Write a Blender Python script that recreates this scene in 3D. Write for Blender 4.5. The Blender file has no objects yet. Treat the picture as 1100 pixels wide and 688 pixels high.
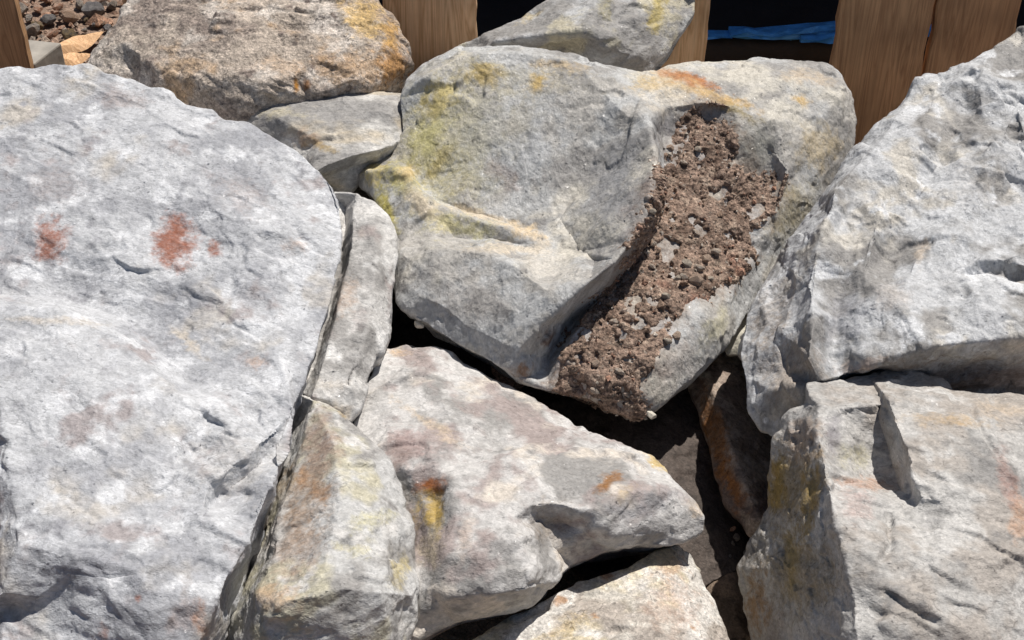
import bpy, math, random
import numpy as np
from mathutils import Vector, geometry

# ------------------------------------------------------------------ camera, sky, sun, exposure
SC = bpy.context.scene
COL = SC.collection
PW, PH, FPX = 1100.0, 688.0, 1640.0           # photograph size and focal length in its pixels
CAM_H, PITCH = 1.70, math.radians(39.0)
CAM = np.array([0.0, 0.0, CAM_H])
FWD = np.array([0.0, math.cos(PITCH), -math.sin(PITCH)])
UPV = np.array([0.0, math.sin(PITCH), math.cos(PITCH)])
RGT = np.array([1.0, 0.0, 0.0])
cam_data = bpy.data.cameras.new('camera')
cam = bpy.data.objects.new('camera', cam_data)
COL.objects.link(cam)
cam.location = CAM
cam.rotation_euler = (math.pi / 2 - PITCH, 0, 0)
cam_data.sensor_width = 36.0
cam_data.lens = 36.0 * FPX / PW
cam_data.clip_start, cam_data.clip_end = 0.05, 600.0
SC.camera = cam

SUN_EL, SUN_AZ = math.radians(63.0), math.radians(42.0)
SUN = Vector((math.cos(SUN_EL) * math.sin(SUN_AZ), math.cos(SUN_EL) * math.cos(SUN_AZ), math.sin(SUN_EL)))
world = bpy.data.worlds.new('World')
SC.world = world
world.use_nodes = True
wn = world.node_tree
sky = wn.nodes.new('ShaderNodeTexSky')
sky.sky_type = 'NISHITA'
sky.sun_disc = False
sky.sun_elevation = SUN_EL
sky.sun_rotation = SUN_AZ
wn.links.new(sky.outputs[0], wn.nodes['Background'].inputs[0])
wn.nodes['Background'].inputs[1].default_value = 0.05
sun_data = bpy.data.lights.new('sun', 'SUN')
sun_data.energy = 4.9
sun_data.angle = math.radians(0.5)
sun_data.color = (1.0, 0.955, 0.89)
sun = bpy.data.objects.new('sun', sun_data)
sun.rotation_euler = SUN.to_track_quat('Z', 'Y').to_euler()
sun.location = (1, 1, 4)
COL.objects.link(sun)
SC.view_settings.view_transform = 'Standard'
SC.view_settings.look = 'None'
SC.view_settings.exposure = 0.0
SC.view_settings.gamma = 1.0
SC.cycles.max_bounces = 5
SC.cycles.diffuse_bounces = 3
SC.cycles.glossy_bounces = 2

# ------------------------------------------------------------------ numeric helpers
D0 = 1.8
BOARD_Y = 2.25
def zb(y):                                     # gentle slope of the heap's top, in photograph pixels of relief
    return -400.0 + 0.85 * (y - 70.0)
def P3(x, y, z):
    x = np.asarray(x, float); y = np.asarray(y, float); z = np.asarray(z, float)
    D = D0 * (1.0 - z / FPX)
    return CAM + D[..., None] * (FWD + RGT * ((x - PW / 2) / FPX)[..., None] + UPV * ((PH / 2 - y) / FPX)[..., None])
def project(P):
    d = P - CAM
    D = d @ FWD
    return PW / 2 + FPX * (d @ RGT) / D, PH / 2 - FPX * (d @ UPV) / D
def on_z(x, y, z):                             # point at height z seen at a pixel
    r = FWD + RGT * ((x - PW / 2) / FPX) + UPV * ((PH / 2 - y) / FPX)
    return CAM + r * ((z - CAM_H) / r[2])
def on_y(x, y, Y):
    r = FWD + RGT * ((x - PW / 2) / FPX) + UPV * ((PH / 2 - y) / FPX)
    return CAM + r * (Y / r[1])
def lin(c):
    c = np.asarray(c, float) / 255.0
    return np.where(c <= 0.04045, c / 12.92, ((c + 0.055) / 1.055) ** 2.4)

_r = np.random.RandomState(11)
_perm = np.tile(_r.permutation(256), 3)
_grad = _r.normal(size=(256, 3)); _grad /= np.linalg.norm(_grad, axis=1)[:, None]
def pnoise(p):
    i = np.floor(p).astype(np.int64); f = p - i
    u = f * f * f * (f * (f * 6 - 15) + 10)
    i &= 255
    out = 0.0
    for dx in (0, 1):
        wx = u[:, 0] if dx else 1 - u[:, 0]
        a = _perm[i[:, 0] + dx]
        for dy in (0, 1):
            wy = wx * (u[:, 1] if dy else 1 - u[:, 1])
            b = _perm[a + i[:, 1] + dy]
            for dz in (0, 1):
                g = _grad[_perm[b + i[:, 2] + dz]]
                w = wy * (u[:, 2] if dz else 1 - u[:, 2])
                out = out + w * (g[:, 0] * (f[:, 0] - dx) + g[:, 1] * (f[:, 1] - dy) + g[:, 2] * (f[:, 2] - dz))
    return out * 1.5
def fbm(p, octv=4, gain=0.5, ridged=False):
    s = 0.0; a = 1.0; t = 0.0
    for k in range(octv):
        n = pnoise(p * (2.03 ** k) + 17.3 * k)
        if ridged: n = 1 - 2 * np.abs(n)
        s = s + a * n; t += a; a *= gain
    return s / t
_seed = _r.uniform(0.08, 0.92, size=(256, 3)); _gv = np.clip(_r.normal(size=(256, 3)), -1.3, 1.3) * 0.6; _bv = 0.12 * _r.uniform(-1, 1, 256)
def facets(P, size, off, warp=0.22, k=0.4, tilt=0.36):
    """Lower envelope of tilted shallow bowls: scooped fracture faces that meet in crisp ridges."""
    q = P / size + off
    q = q + warp * np.stack([pnoise(q * 1.7 + 3.1), pnoise(q * 1.7 + 41.7), pnoise(q * 1.7 + 77.3)], 1)
    c = np.floor(q).astype(np.int64)
    best = np.full(len(q), 1e9)
    for dx in (-1, 0, 1):
        for dy in (-1, 0, 1):
            for dz in (-1, 0, 1):
                kk = c + np.array([dx, dy, dz])
                h = _perm[_perm[_perm[kk[:, 0] & 255] + (kk[:, 1] & 255)] + (kk[:, 2] & 255)]
                d = q - (kk + _seed[h])
                best = np.minimum(best, k * (d * d).sum(1) + tilt * (d * _gv[h]).sum(1) + _bv[h])
    return (best - best.mean()) * size
def flakes(P, size, off, warp=0.25, edge=0.10):
    """Cells that each keep their own tilted plane, stepping at the joints: flaked, splintery breaks."""
    q = P / size + off
    q = q + warp * np.stack([pnoise(q * 1.9 + 3.1), pnoise(q * 1.9 + 41.7), pnoise(q * 1.9 + 77.3)], 1)
    c = np.floor(q).astype(np.int64)
    bd = np.full(len(q), 1e9); bv = np.zeros(len(q)); d2 = bd.copy(); v2 = bv.copy()
    for dx in (-1, 0, 1):
        for dy in (-1, 0, 1):
            for dz in (-1, 0, 1):
                kk = c + np.array([dx, dy, dz])
                h = _perm[_perm[_perm[kk[:, 0] & 255] + (kk[:, 1] & 255)] + (kk[:, 2] & 255)]
                d = q - (kk + _seed[h])
                dd = (d * d).sum(1)
                v = (d * _gv[h]).sum(1) + _bv[h]
                s = dd < bd
                t = ~s & (dd < d2)
                d2 = np.where(s, bd, np.where(t, dd, d2)); v2 = np.where(s, bv, np.where(t, v, v2))
                bd = np.where(s, dd, bd); bv = np.where(s, v, bv)
    w = sst(0.0, edge, np.sqrt(d2) - np.sqrt(bd)) * 0.5 + 0.5
    return (bv * w + v2 * (1 - w)) * size
def sst(a, b, x):
    t = np.clip((x - a) / (b - a), 0, 1)
    return t * t * (3 - 2 * t)

def edges_of(F):
    e = np.concatenate([F[:, [0, 1]], F[:, [1, 2]], F[:, [2, 0]]])
    e.sort(axis=1)
    n = int(F.max()) + 1
    code = e[:, 0].astype(np.int64) * n + e[:, 1]
    uq, inv = np.unique(code, return_inverse=True)
    return np.stack([uq // n, uq % n], 1), inv.reshape(3, -1).T
def refine(V, F, Lcol, passes=14):
    """Split every edge longer than the target length carried in column Lcol."""
    for _ in range(passes):
        E, fe = edges_of(F)
        d = np.linalg.norm(V[E[:, 0], :3] - V[E[:, 1], :3], axis=1)
        L = np.minimum(V[E[:, 0], Lcol], V[E[:, 1], Lcol]) * 0.5 + np.maximum(V[E[:, 0], Lcol], V[E[:, 1], Lcol]) * 0.5
        m = d > L
        if not m.any(): break
        idx = np.full(len(E), -1, np.int64)
        idx[m] = len(V) + np.arange(m.sum())
        V = np.concatenate([V, 0.5 * (V[E[m, 0]] + V[E[m, 1]])])
        me = idx[fe]                               # (nf,3): mid of v0v1, v1v2, v2v0
        mk = me >= 0
        cnt = mk.sum(1)
        out = [F[cnt == 0]]
        for k in range(3):
            r = [k, (k + 1) % 3, (k + 2) % 3]
            s = (cnt == 1) & mk[:, k]              # edge k -> k+1 is split
            a, b, c = F[s][:, r[0]], F[s][:, r[1]], F[s][:, r[2]]; x = me[s][:, k]
            out += [np.stack([a, x, c], 1), np.stack([x, b, c], 1)]
            s = (cnt == 2) & ~mk[:, k]             # edge k -> k+1 is whole
            a, b, c = F[s][:, r[0]], F[s][:, r[1]], F[s][:, r[2]]
            x = me[s][:, r[1]]; y = me[s][:, r[2]]
            out += [np.stack([a, b, x], 1), np.stack([a, x, y], 1), np.stack([y, x, c], 1)]
        s = cnt == 3
        a, b, c = F[s].T; x, y, z = me[s].T
        out += [np.stack([a, x, z], 1), np.stack([x, b, y], 1), np.stack([z, y, c], 1), np.stack([x, y, z], 1)]
        F = np.concatenate(out)
    return V, F
def smooth(P, F, it, lam=0.5, W=None):
    E, _ = edges_of(F)
    n = len(P)
    deg = np.bincount(E[:, 0], minlength=n) + np.bincount(E[:, 1], minlength=n)
    deg = np.maximum(deg, 1)[:, None]
    for _ in range(it):
        S = np.zeros_like(P)
        for c in range(3):
            S[:, c] = np.bincount(E[:, 0], P[E[:, 1], c], n) + np.bincount(E[:, 1], P[E[:, 0], c], n)
        d = lam * (S / deg - P)
        P = P + (d if W is None else d * W[:, None])
    return P
def normals(P, F):
    fn = np.cross(P[F[:, 1]] - P[F[:, 0]], P[F[:, 2]] - P[F[:, 0]])
    N = np.zeros_like(P)
    for k in range(3):
        for c in range(3):
            N[:, c] += np.bincount(F[:, k], fn[:, c], len(P))
    return N / np.maximum(np.linalg.norm(N, axis=1), 1e-12)[:, None]

# ------------------------------------------------------------------ scene helpers
def mesh_from(name, P, F, mat=None, smooth_sh=True, paint=None, stain=None):
    me = bpy.data.meshes.new(name)
    F = np.asarray(F)
    if F.ndim == 2 and F.shape[1] == 3:
        me.vertices.add(len(P)); me.vertices.foreach_set('co', np.asarray(P, np.float32).ravel())
        me.loops.add(F.size); me.loops.foreach_set('vertex_index', F.astype(np.int32).ravel())
        me.polygons.add(len(F)); me.polygons.foreach_set('loop_start', np.arange(0, F.size, 3, dtype=np.int32))
        me.update(calc_edges=True)
    else:
        me.from_pydata([tuple(p) for p in P], [], [tuple(int(i) for i in f) for f in F]); me.update()
    me.polygons.foreach_set('use_smooth', np.full(len(me.polygons), smooth_sh))
    if paint is not None:
        a = me.color_attributes.new('paint', 'FLOAT_COLOR', 'POINT')
        a.data.foreach_set('color', np.concatenate([paint, np.ones((len(paint), 1))], 1).astype(np.float32).ravel())
    if paint is not None and stain is None: stain = np.zeros((len(P), 4))
    if stain is not None:
        a = me.color_attributes.new('stain', 'FLOAT_COLOR', 'POINT'); a.data.foreach_set('color', stain.astype(np.float32).ravel())
    if mat: me.materials.append(mat)
    me.validate()
    return me
def link(name, me, parent=None, loc=None, label=None, cat=None, group=None, kind=None):
    o = bpy.data.objects.new(name, me); COL.objects.link(o)
    if parent is not None: o.parent = parent
    if loc is not None: o.location = loc
    if label: o['label'] = label
    if cat: o['category'] = cat
    if group: o['group'] = group
    if kind: o['kind'] = kind
    return o

# ------------------------------------------------------------------ materials
def new_mat(name):
    m = bpy.data.materials.new(name); m.use_nodes = True
    nt = m.node_tree
    return m, nt, nt.nodes['Principled BSDF']
def N(nt, typ, **kw):
    n = nt.nodes.new(typ)
    for k, v in kw.items():
        if k.startswith('_'): n.inputs[k[1:].replace('_', ' ')].default_value = v
        else: setattr(n, k, v)
    return n
def ramp(nt, pts, interp='LINEAR'):
    r = nt.nodes.new('ShaderNodeValToRGB'); r.color_ramp.interpolation = interp
    el = r.color_ramp.elements
    while len(el) < len(pts): el.new(0.5)
    for e, (p, c) in zip(el, pts):
        e.position = p; e.color = (c, c, c, 1) if not hasattr(c, '__len__') else (*c, 1)
    return r
def mixmul(nt, a, b, fac=1.0, mode='MULTIPLY'):
    m = nt.nodes.new('ShaderNodeMix'); m.data_type = 'RGBA'; m.blend_type = mode
    m.inputs[0].default_value = fac
    nt.links.new(a, m.inputs[6]); nt.links.new(b, m.inputs[7])
    return m.outputs[2]

def rock_material(name, contrast=0.35, grain=1.0, bump=0.5, sparkle=0.02, rough=0.62, stretch=(1, 1, 1), rot=(0, 0, 0)):
    m, nt, bs = new_mat(name)
    L = nt.links.new
    tc = N(nt, 'ShaderNodeTexCoord')
    mp = N(nt, 'ShaderNodeMapping'); mp.inputs['Scale'].default_value = stretch; mp.inputs['Rotation'].default_value = rot
    L(tc.outputs['Object'], mp.inputs['Vector'])
    at = N(nt, 'ShaderNodeAttribute', attribute_name='paint')
    n1 = N(nt, 'ShaderNodeTexNoise', _Scale=46 * grain, _Detail=6.0, _Roughness=0.68, _Distortion=0.6)
    n2 = N(nt, 'ShaderNodeTexNoise', _Scale=170 * grain, _Detail=3.0, _Roughness=0.7)
    n3 = N(nt, 'ShaderNodeTexNoise', _Scale=430 * grain, _Detail=1.5, _Roughness=0.7)
    vo = N(nt, 'ShaderNodeTexVoronoi', feature='F1', _Scale=420.0)
    for n in (n1, n2, n3): L(mp.outputs[0], n.inputs['Vector'])
    L(tc.outputs['Object'], vo.inputs['Vector'])
    c = contrast
    r1 = ramp(nt, [(0.34, 1 - c), (0.43, 1 - 0.35 * c), (0.50, 1 + 0.1 * c), (0.60, 1 + 0.5 * c)])
    r2 = ramp(nt, [(0.34, 1 - 0.7 * c), (0.5, 1.0), (0.66, 1 + 0.7 * c)])
    r3 = ramp(nt, [(0.30, 1 - 0.7 * c), (0.5, 1.0), (0.70, 1 + 0.7 * c)])
    L(n1.outputs[0], r1.inputs[0]); L(n2.outputs[0], r2.inputs[0]); L(n3.outputs[0], r3.inputs[0])
    st = N(nt, 'ShaderNodeAttribute', attribute_name='stain')
    ns = N(nt, 'ShaderNodeTexNoise', _Scale=150.0, _Detail=3.0, _Roughness=0.75); L(mp.outputs[0], ns.inputs['Vector'])
    s1 = N(nt, 'ShaderNodeMath', operation='MULTIPLY_ADD'); L(st.outputs['Alpha'], s1.inputs[0]); s1.inputs[1].default_value = 1.35; L(ns.outputs[0], s1.inputs[2])
    s2 = N(nt, 'ShaderNodeMapRange', interpolation_type='SMOOTHSTEP'); L(s1.outputs[0], s2.inputs[0]); s2.inputs[1].default_value = 0.62; s2.inputs[2].default_value = 1.75
    smx = N(nt, 'ShaderNodeMix', data_type='RGBA'); L(s2.outputs[0], smx.inputs[0]); L(at.outputs['Color'], smx.inputs[6]); L(st.outputs['Color'], smx.inputs[7])
    s3 = N(nt, 'ShaderNodeMath', operation='GREATER_THAN'); L(st.outputs['Alpha'], s3.inputs[0]); s3.inputs[1].default_value = 0.004
    smy = N(nt, 'ShaderNodeMix', data_type='RGBA'); L(s3.outputs[0], smy.inputs[0]); L(at.outputs['Color'], smy.inputs[6]); L(smx.outputs[2], smy.inputs[7])
    col = mixmul(nt, smy.outputs[2], r1.outputs[0])
    col = mixmul(nt, col, r2.outputs[0]); col = mixmul(nt, col, r3.outputs[0])
    # sugary crystal grains and a few hairline veins
    vg = N(nt, 'ShaderNodeTexVoronoi', feature='F1', _Scale=260.0 * grain); L(mp.outputs[0], vg.inputs['Vector'])
    vs = N(nt, 'ShaderNodeSeparateColor'); L(vg.outputs['Color'], vs.inputs[0])
    rg = ramp(nt, [(0.0, 1 - 0.6 * c), (0.5, 1.0), (1.0, 1 + 0.6 * c)]); L(vs.outputs[0], rg.inputs[0])
    col = mixmul(nt, col, rg.outputs[0])
    sp = ramp(nt, [(0.0, 1 - 1.2 * c), (0.018, 1 - 1.0 * c), (0.02, 1.0)], 'CONSTANT'); L(vs.outputs[2], sp.inputs[0])
    col = mixmul(nt, col, sp.outputs[0])
    nd = N(nt, 'ShaderNodeTexNoise', _Scale=22.0, _Detail=3.0, _Roughness=0.6); L(mp.outputs[0], nd.inputs['Vector'])
    va = N(nt, 'ShaderNodeVectorMath', operation='MULTIPLY_ADD'); L(nd.outputs['Color'], va.inputs[0]); va.inputs[1].default_value = (0.09, 0.09, 0.09); L(mp.outputs[0], va.inputs[2])
    ve = N(nt, 'ShaderNodeTexVoronoi', feature='DISTANCE_TO_EDGE', _Scale=13.0); L(va.outputs[0], ve.inputs['Vector'])
    rv = ramp(nt, [(0.0, max(0.3, 1 - 2.6 * c)), (0.006, 1 - 1.0 * c), (0.02, 1.0)]); L(ve.outputs[0], rv.inputs[0])
    gate = ramp(nt, [(0.44, 0.0), (0.54, 1.0)]); L(n1.outputs[0], gate.inputs[0])
    gm = N(nt, 'ShaderNodeMix', data_type='RGBA', blend_type='MULTIPLY'); L(gate.outputs[0], gm.inputs[0]); L(col, gm.inputs[6]); L(rv.outputs[0], gm.inputs[7])
    col = gm.outputs[2]
    L(col, bs.inputs['Base Color'])
    # fine relief: small scooped breaks plus grain
    c1 = N(nt, 'ShaderNodeTexVoronoi', feature='F1', _Scale=80.0 * grain); c2 = N(nt, 'ShaderNodeTexVoronoi', feature='F1', _Scale=190.0 * grain)
    wv = N(nt, 'ShaderNodeVectorMath', operation='MULTIPLY_ADD'); L(n2.outputs['Color'], wv.inputs[0]); wv.inputs[1].default_value = (0.012, 0.012, 0.012); L(mp.outputs[0], wv.inputs[2])
    for v in (c1, c2): L(wv.outputs[0], v.inputs['Vector'])
    hsum = None
    for src, dist in ((vs.outputs[1], 0.0004), (c1.outputs[0], 0.0022), (c2.outputs[0], 0.0011), (n1.outputs[0], 0.0020), (n2.outputs[0], 0.0008)):
        ma = N(nt, 'ShaderNodeMath', operation='MULTIPLY_ADD'); L(src, ma.inputs[0]); ma.inputs[1].default_value = dist * 1000.0
        if hsum: L(hsum, ma.inputs[2])
        else: ma.inputs[2].default_value = 0.0
        hsum = ma.outputs[0]
    bb = N(nt, 'ShaderNodeBump', _Strength=bump, _Distance=0.001); L(hsum, bb.inputs['Height'])
    nrm = bb.outputs[0]
    # scattered crystal faces that glint
    if sparkle > 0:
        sep = N(nt, 'ShaderNodeSeparateColor'); L(vo.outputs['Color'], sep.inputs[0])
        sel = N(nt, 'ShaderNodeMath', operation='LESS_THAN'); L(sep.outputs[0], sel.inputs[0]); sel.inputs[1].default_value = sparkle
        sub = N(nt, 'ShaderNodeVectorMath', operation='SUBTRACT'); L(vo.outputs['Color'], sub.inputs[0]); sub.inputs[1].default_value = (0.0, 0.5, 0.5)
        sc = N(nt, 'ShaderNodeVectorMath', operation='SCALE'); L(sub.outputs[0], sc.inputs[0]); sc.inputs['Scale'].default_value = 0.9
        ad = N(nt, 'ShaderNodeVectorMath', operation='ADD'); L(nrm, ad.inputs[0]); L(sc.outputs[0], ad.inputs[1])
        no = N(nt, 'ShaderNodeVectorMath', operation='NORMALIZE'); L(ad.outputs[0], no.inputs[0])
        mx = N(nt, 'ShaderNodeMix', data_type='VECTOR'); L(sel.outputs[0], mx.inputs[0]); L(nrm, mx.inputs[4]); L(no.outputs[0], mx.inputs[5])
        nrm = mx.outputs[1]
        rr = N(nt, 'ShaderNodeMapRange'); L(sel.outputs[0], rr.inputs[0]); rr.inputs[3].default_value = rough; rr.inputs[4].default_value = 0.22
        L(rr.outputs[0], bs.inputs['Roughness'])
    else:
        bs.inputs['Roughness'].default_value = rough
    L(nrm, bs.inputs['Normal'])
    bs.inputs['Specular IOR Level'].default_value = 0.35
    return m
MAT = {
    'quartz': rock_material('pale_quartzite', 0.15, 1.0, 0.55, 0.03, stretch=(0.8, 1.1, 1.1), rot=(0.2, 0.5, 0.6)),
    'streak': rock_material('streaked_quartzite', 0.16, 1.0, 0.55, 0.03, stretch=(1.1, 1.1, 0.65), rot=(0.3, -0.6, 0)),
    'grey':   rock_material('grey_quartzite', 0.17, 1.0, 0.55, 0.02, stretch=(0.8, 1.1, 1.2), rot=(0.4, 0.5, 0)),
    'tan':    rock_material('tan_weathered_rock', 0.36, 1.1, 0.9, 0.004, rough=0.75),
    'dull':   rock_material('weathered_dull_rock', 0.26, 1.0, 0.7, 0.004, rough=0.75),
    'soil':   rock_material('dried_soil_crust', 0.45, 1.3, 0.9, 0.02, rough=0.85),
    'stone':  rock_material('field_stone', 0.5, 1.2, 0.8, 0.0, rough=0.8),
}
def wood_material(name, c_dark, c_light, seed):
    m, nt, bs = new_mat(name)
    L = nt.links.new
    tc = N(nt, 'ShaderNodeTexCoord')
    mp = N(nt, 'ShaderNodeMapping'); mp.inputs['Scale'].default_value = (1, 1, 0.055); mp.inputs['Location'].default_value = (seed, seed * 0.7, seed * 0.3)
    L(tc.outputs['Object'], mp.inputs[0])
    n1 = N(nt, 'ShaderNodeTexNoise', _Scale=26.0, _Detail=4.0, _Distortion=1.2)
    n2 = N(nt, 'ShaderNodeTexNoise', _Scale=190.0, _Detail=5.0, _Roughness=0.65)
    n3 = N(nt, 'ShaderNodeTexNoise', _Scale=9.0, _Detail=5.0)
    for n in (n1, n2): L(mp.outputs[0], n.inputs['Vector'])
    L(tc.outputs['Object'], n3.inputs['Vector'])
    w = N(nt, 'ShaderNodeMath', operation='PINGPONG'); L(n1.outputs[0], w.inputs[0]); w.inputs[1].default_value = 0.045
    w2 = N(nt, 'ShaderNodeMath', operation='MULTIPLY'); L(w.outputs[0], w2.inputs[0]); w2.inputs[1].default_value = 22.0
    r = ramp(nt, [(0.0, c_dark), (0.35, [(a + b) / 2 for a, b in zip(c_dark, c_light)]), (1.0, c_light)])
    L(w2.outputs[0], r.inputs[0])
    r2 = ramp(nt, [(0.3, 0.8), (0.55, 1.0), (0.75, 1.08)]); L(n2.outputs[0], r2.inputs[0])
    r3 = ramp(nt, [(0.3, 0.72), (0.65, 1.1)]); L(n3.outputs[0], r3.inputs[0])
    col = mixmul(nt, r.outputs[0], r2.outputs[0]); col = mixmul(nt, col, r3.outputs[0])
    L(col, bs.inputs['Base Color'])
    b = N(nt, 'ShaderNodeBump', _Strength=0.5, _Distance=0.0015); L(n2.outputs[0], b.inputs['Height'])
    L(b.outputs[0], bs.inputs['Normal'])
    bs.inputs['Roughness'].default_value = 0.75
    return m

# ------------------------------------------------------------------ boulder builder
def inside(poly, x, y):
    c = False; n = len(poly); j = n - 1
    for i in range(n):
        xi, yi = poly[i]; xj, yj = poly[j]
        if (yi > y) != (yj > y) and x < (xj - xi) * (y - yi) / (yj - yi) + xi: c = not c
        j = i
    return c

def build_shape(outline, creases, depth, seed, edge=0.0034, round_it=1, chips=160, chip_r=(0.012, 0.06), chip_d=0.0035,
                low=0.004, mid=0.0010, fine=0.0006, fac=(0.2, 0.15, 0.10), fsz=(0.085, 0.034, 0.0125), grain=(0.3, 0.5, -0.8),  strata=None, grooves=(), boost=(), floor=0.012, ymax=BOARD_Y - 0.004):
    """Cage from a measured outline and crease lines -> closed, refined, chipped rock."""
    rng = np.random.RandomState(seed)
    pts, hs = [], []
    def add(p):
        q = (float(p[0]), -float(p[1]))
        for i, e in enumerate(pts):
            if abs(e[0] - q[0]) < 0.6 and abs(e[1] - q[1]) < 0.6: return i
        pts.append(q); hs.append(float(p[2])); return len(pts) - 1
    oi = [add(p) for p in outline]
    ar = sum(pts[a][0] * pts[b][1] - pts[b][0] * pts[a][1] for a, b in zip(oi, oi[1:] + oi[:1])) / 2
    if ar < 0: oi.reverse()
    ed = [(a, b) for a, b in zip(oi, oi[1:] + oi[:1])]
    poly = [pts[i] for i in oi]
    for line in creases:
        ids = [add(p) for p in line]
        ed += [(a, b) for a, b in zip(ids, ids[1:]) if a != b]
    vo, _, fo, ov, _, _ = geometry.delaunay_2d_cdt([Vector(p) for p in pts], ed, [], 0, 1e-4)
    H = []
    for v, o in zip(vo, ov):
        if o: H.append(hs[o[0]])
        else:
            d = sorted(((v.x - p[0]) ** 2 + (v.y - p[1]) ** 2, h) for p, h in zip(pts, hs))[:2]
            w0, w1 = 1 / (d[0][0] + 1e-6), 1 / (d[1][0] + 1e-6)
            H.append((d[0][1] * w0 + d[1][1] * w1) / (w0 + w1))
    X = np.array([v.x for v in vo]); Y = -np.array([v.y for v in vo]); H = np.array(H)
    F = [list(f) for f in fo if inside(poly, sum(vo[i].x for i in f) / 3, sum(vo[i].y for i in f) / 3)]
    front = P3(X, Y, zb(Y) + H)
    # boundary loop, directed
    cnt = {}
    for f in F:
        for a, b in zip(f, f[1:] + f[:1]): cnt[(a, b)] = 1
    nxt = {a: b for (a, b) in cnt if (b, a) not in cnt}
    loop = [next(iter(nxt))]
    while nxt[loop[-1]] != loop[0]: loop.append(nxt[loop[-1]])
    V = [list(p) + [1.0] for p in front]
    B = front[loop]; C = B.mean(0)
    vdir = C - CAM; vdir /= np.linalg.norm(vdir)
    vdir = vdir + np.array([0, 0, -0.25]); vdir /= np.linalg.norm(vdir)
    prev = loop
    nb = len(loop)
    for t, s, fr in ((0.10, 0.995, 0.6), (0.30, 0.93, 0.0), (0.62, 0.74, 0.0), (0.90, 0.42, 0.0)):
        base = len(V)
        cz = C + vdir * depth * t
        # towards the back the ring levels out to a common depth
        for p in B:
            q = p - C
            along = q @ vdir
            q = q - vdir * along * min(1.0, t * 1.1)
            V.append(list(cz + q * s + rng.normal(size=3) * 0.012 * t * depth / 0.3) + [fr])
        ring = [base + k for k in range(nb)]
        for k in range(nb):
            a, b = prev[k], prev[(k + 1) % nb]; c, d = ring[k], ring[(k + 1) % nb]
            F.append([b, a, c]); F.append([b, c, d])
        prev = ring
    V.append(list(C + vdir * depth) + [0.0]); cc = len(V) - 1
    for k in range(nb): F.append([prev[(k + 1) % nb], prev[k], cc])
    V = np.array(V); F = np.array(F, np.int64)
    V = np.concatenate([V, np.zeros((len(V), 1))], 1)
    V[:, 4] = np.where(V[:, 3] > 0.5, 0.007, 0.03)
    V, F = refine(V, F, 4)
    V[:, :3] = smooth(V[:, :3], F, round_it, 0.3)
    V[:, 4] = edge + (1 - np.clip(V[:, 3] * 1.6, 0, 1)) * 0.016
    V, F = refine(V, F, 4)
    V[:, :3] = smooth(V[:, :3], F, 1, 0.4)
    P = V[:, :3]; fr = V[:, 3]
    off = rng.uniform(0, 90, 3)
    Nn = normals(P, F)
    P = P + Nn * (low * fbm(P * 9 + off, 3))[:, None]
    # flat broken faces at three sizes
    vis = np.nonzero(fr > 0.15)[0]
    Pv = P[vis]
    hd = np.zeros(len(vis))
    gd = np.array(grain, float); gd /= np.linalg.norm(gd)
    Pg = Pv - gd * (0.58 * (Pv @ gd))[:, None]        # faces run long in the stone's grain
    bst = np.ones(len(vis))
    bx_, by_ = project(Pv)
    for (x, y, r, mu) in boost:
        bst += (mu - 1) * (1 - sst(0.4, 1.0, np.hypot(bx_ - x, by_ - y) / r + 0.4 * fbm(Pv * 12 + off, 2)))
    for k, (fa, fs, up) in enumerate(zip(fac, fsz, (1.5, 1.15, 1.25))):
        msk = 0.45 + 0.9 * sst(-0.2, 0.35, fbm(Pv * (0.35 / fs) + off + 7 * k, 2))
        hd += fa * up * msk * (facets if k == 0 else flakes)(Pg, fs, off + 5 * k)
    P[vis] = P[vis] + Nn[vis] * (hd * bst)[:, None]
    P = smooth(P, F, 1, 0.35)
    Nn = normals(P, F)
    disp = mid * fbm(P * 38 + off, 4, 0.55, True)
    if strata:
        dirv, sp, amp = strata
        dv = np.array(dirv, float); dv /= np.linalg.norm(dv)
        q = P @ dv / sp + 1.1 * fbm(P * 11 + off, 3)
        fq = q - np.floor(q)
        hsh = pnoise(np.stack([np.floor(q) * 3.7 + 0.5, np.zeros(len(q)) + 0.3, P[:, 0] * 9], 1))
        disp += amp * (hsh + 0.5 * (np.abs(fq - 0.5) * 2 - 0.5)) * sst(-0.25, 0.25, fbm(P * 14 + off + 5, 2))
    disp += fine * fbm(P * 150 + off, 3, 0.6)
    P = P + Nn * disp[:, None]
    px, py = project(P)
    for line, w, dep in grooves:
        best = np.full(len(P), 1e9)
        for (x0, y0), (x1, y1) in zip(line, line[1:]):
            dx, dy = x1 - x0, y1 - y0
            t = np.clip(((px - x0) * dx + (py - y0) * dy) / (dx * dx + dy * dy), 0, 1)
            best = np.minimum(best, np.hypot(px - x0 - t * dx, py - y0 - t * dy))
        best = best + 2.0 * fbm(P * 60 + off, 3)
        P = P - Nn * (dep * np.exp(-(np.maximum(best, 0) / w) ** 2) * (fr > 0.4))[:, None]
    P[:, 1] = np.minimum(P[:, 1], ymax - 0.002 * (1 + pnoise(P * 20)))
    P[:, 2] = np.maximum(P[:, 2], floor)
    return P, F, fr, off

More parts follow.
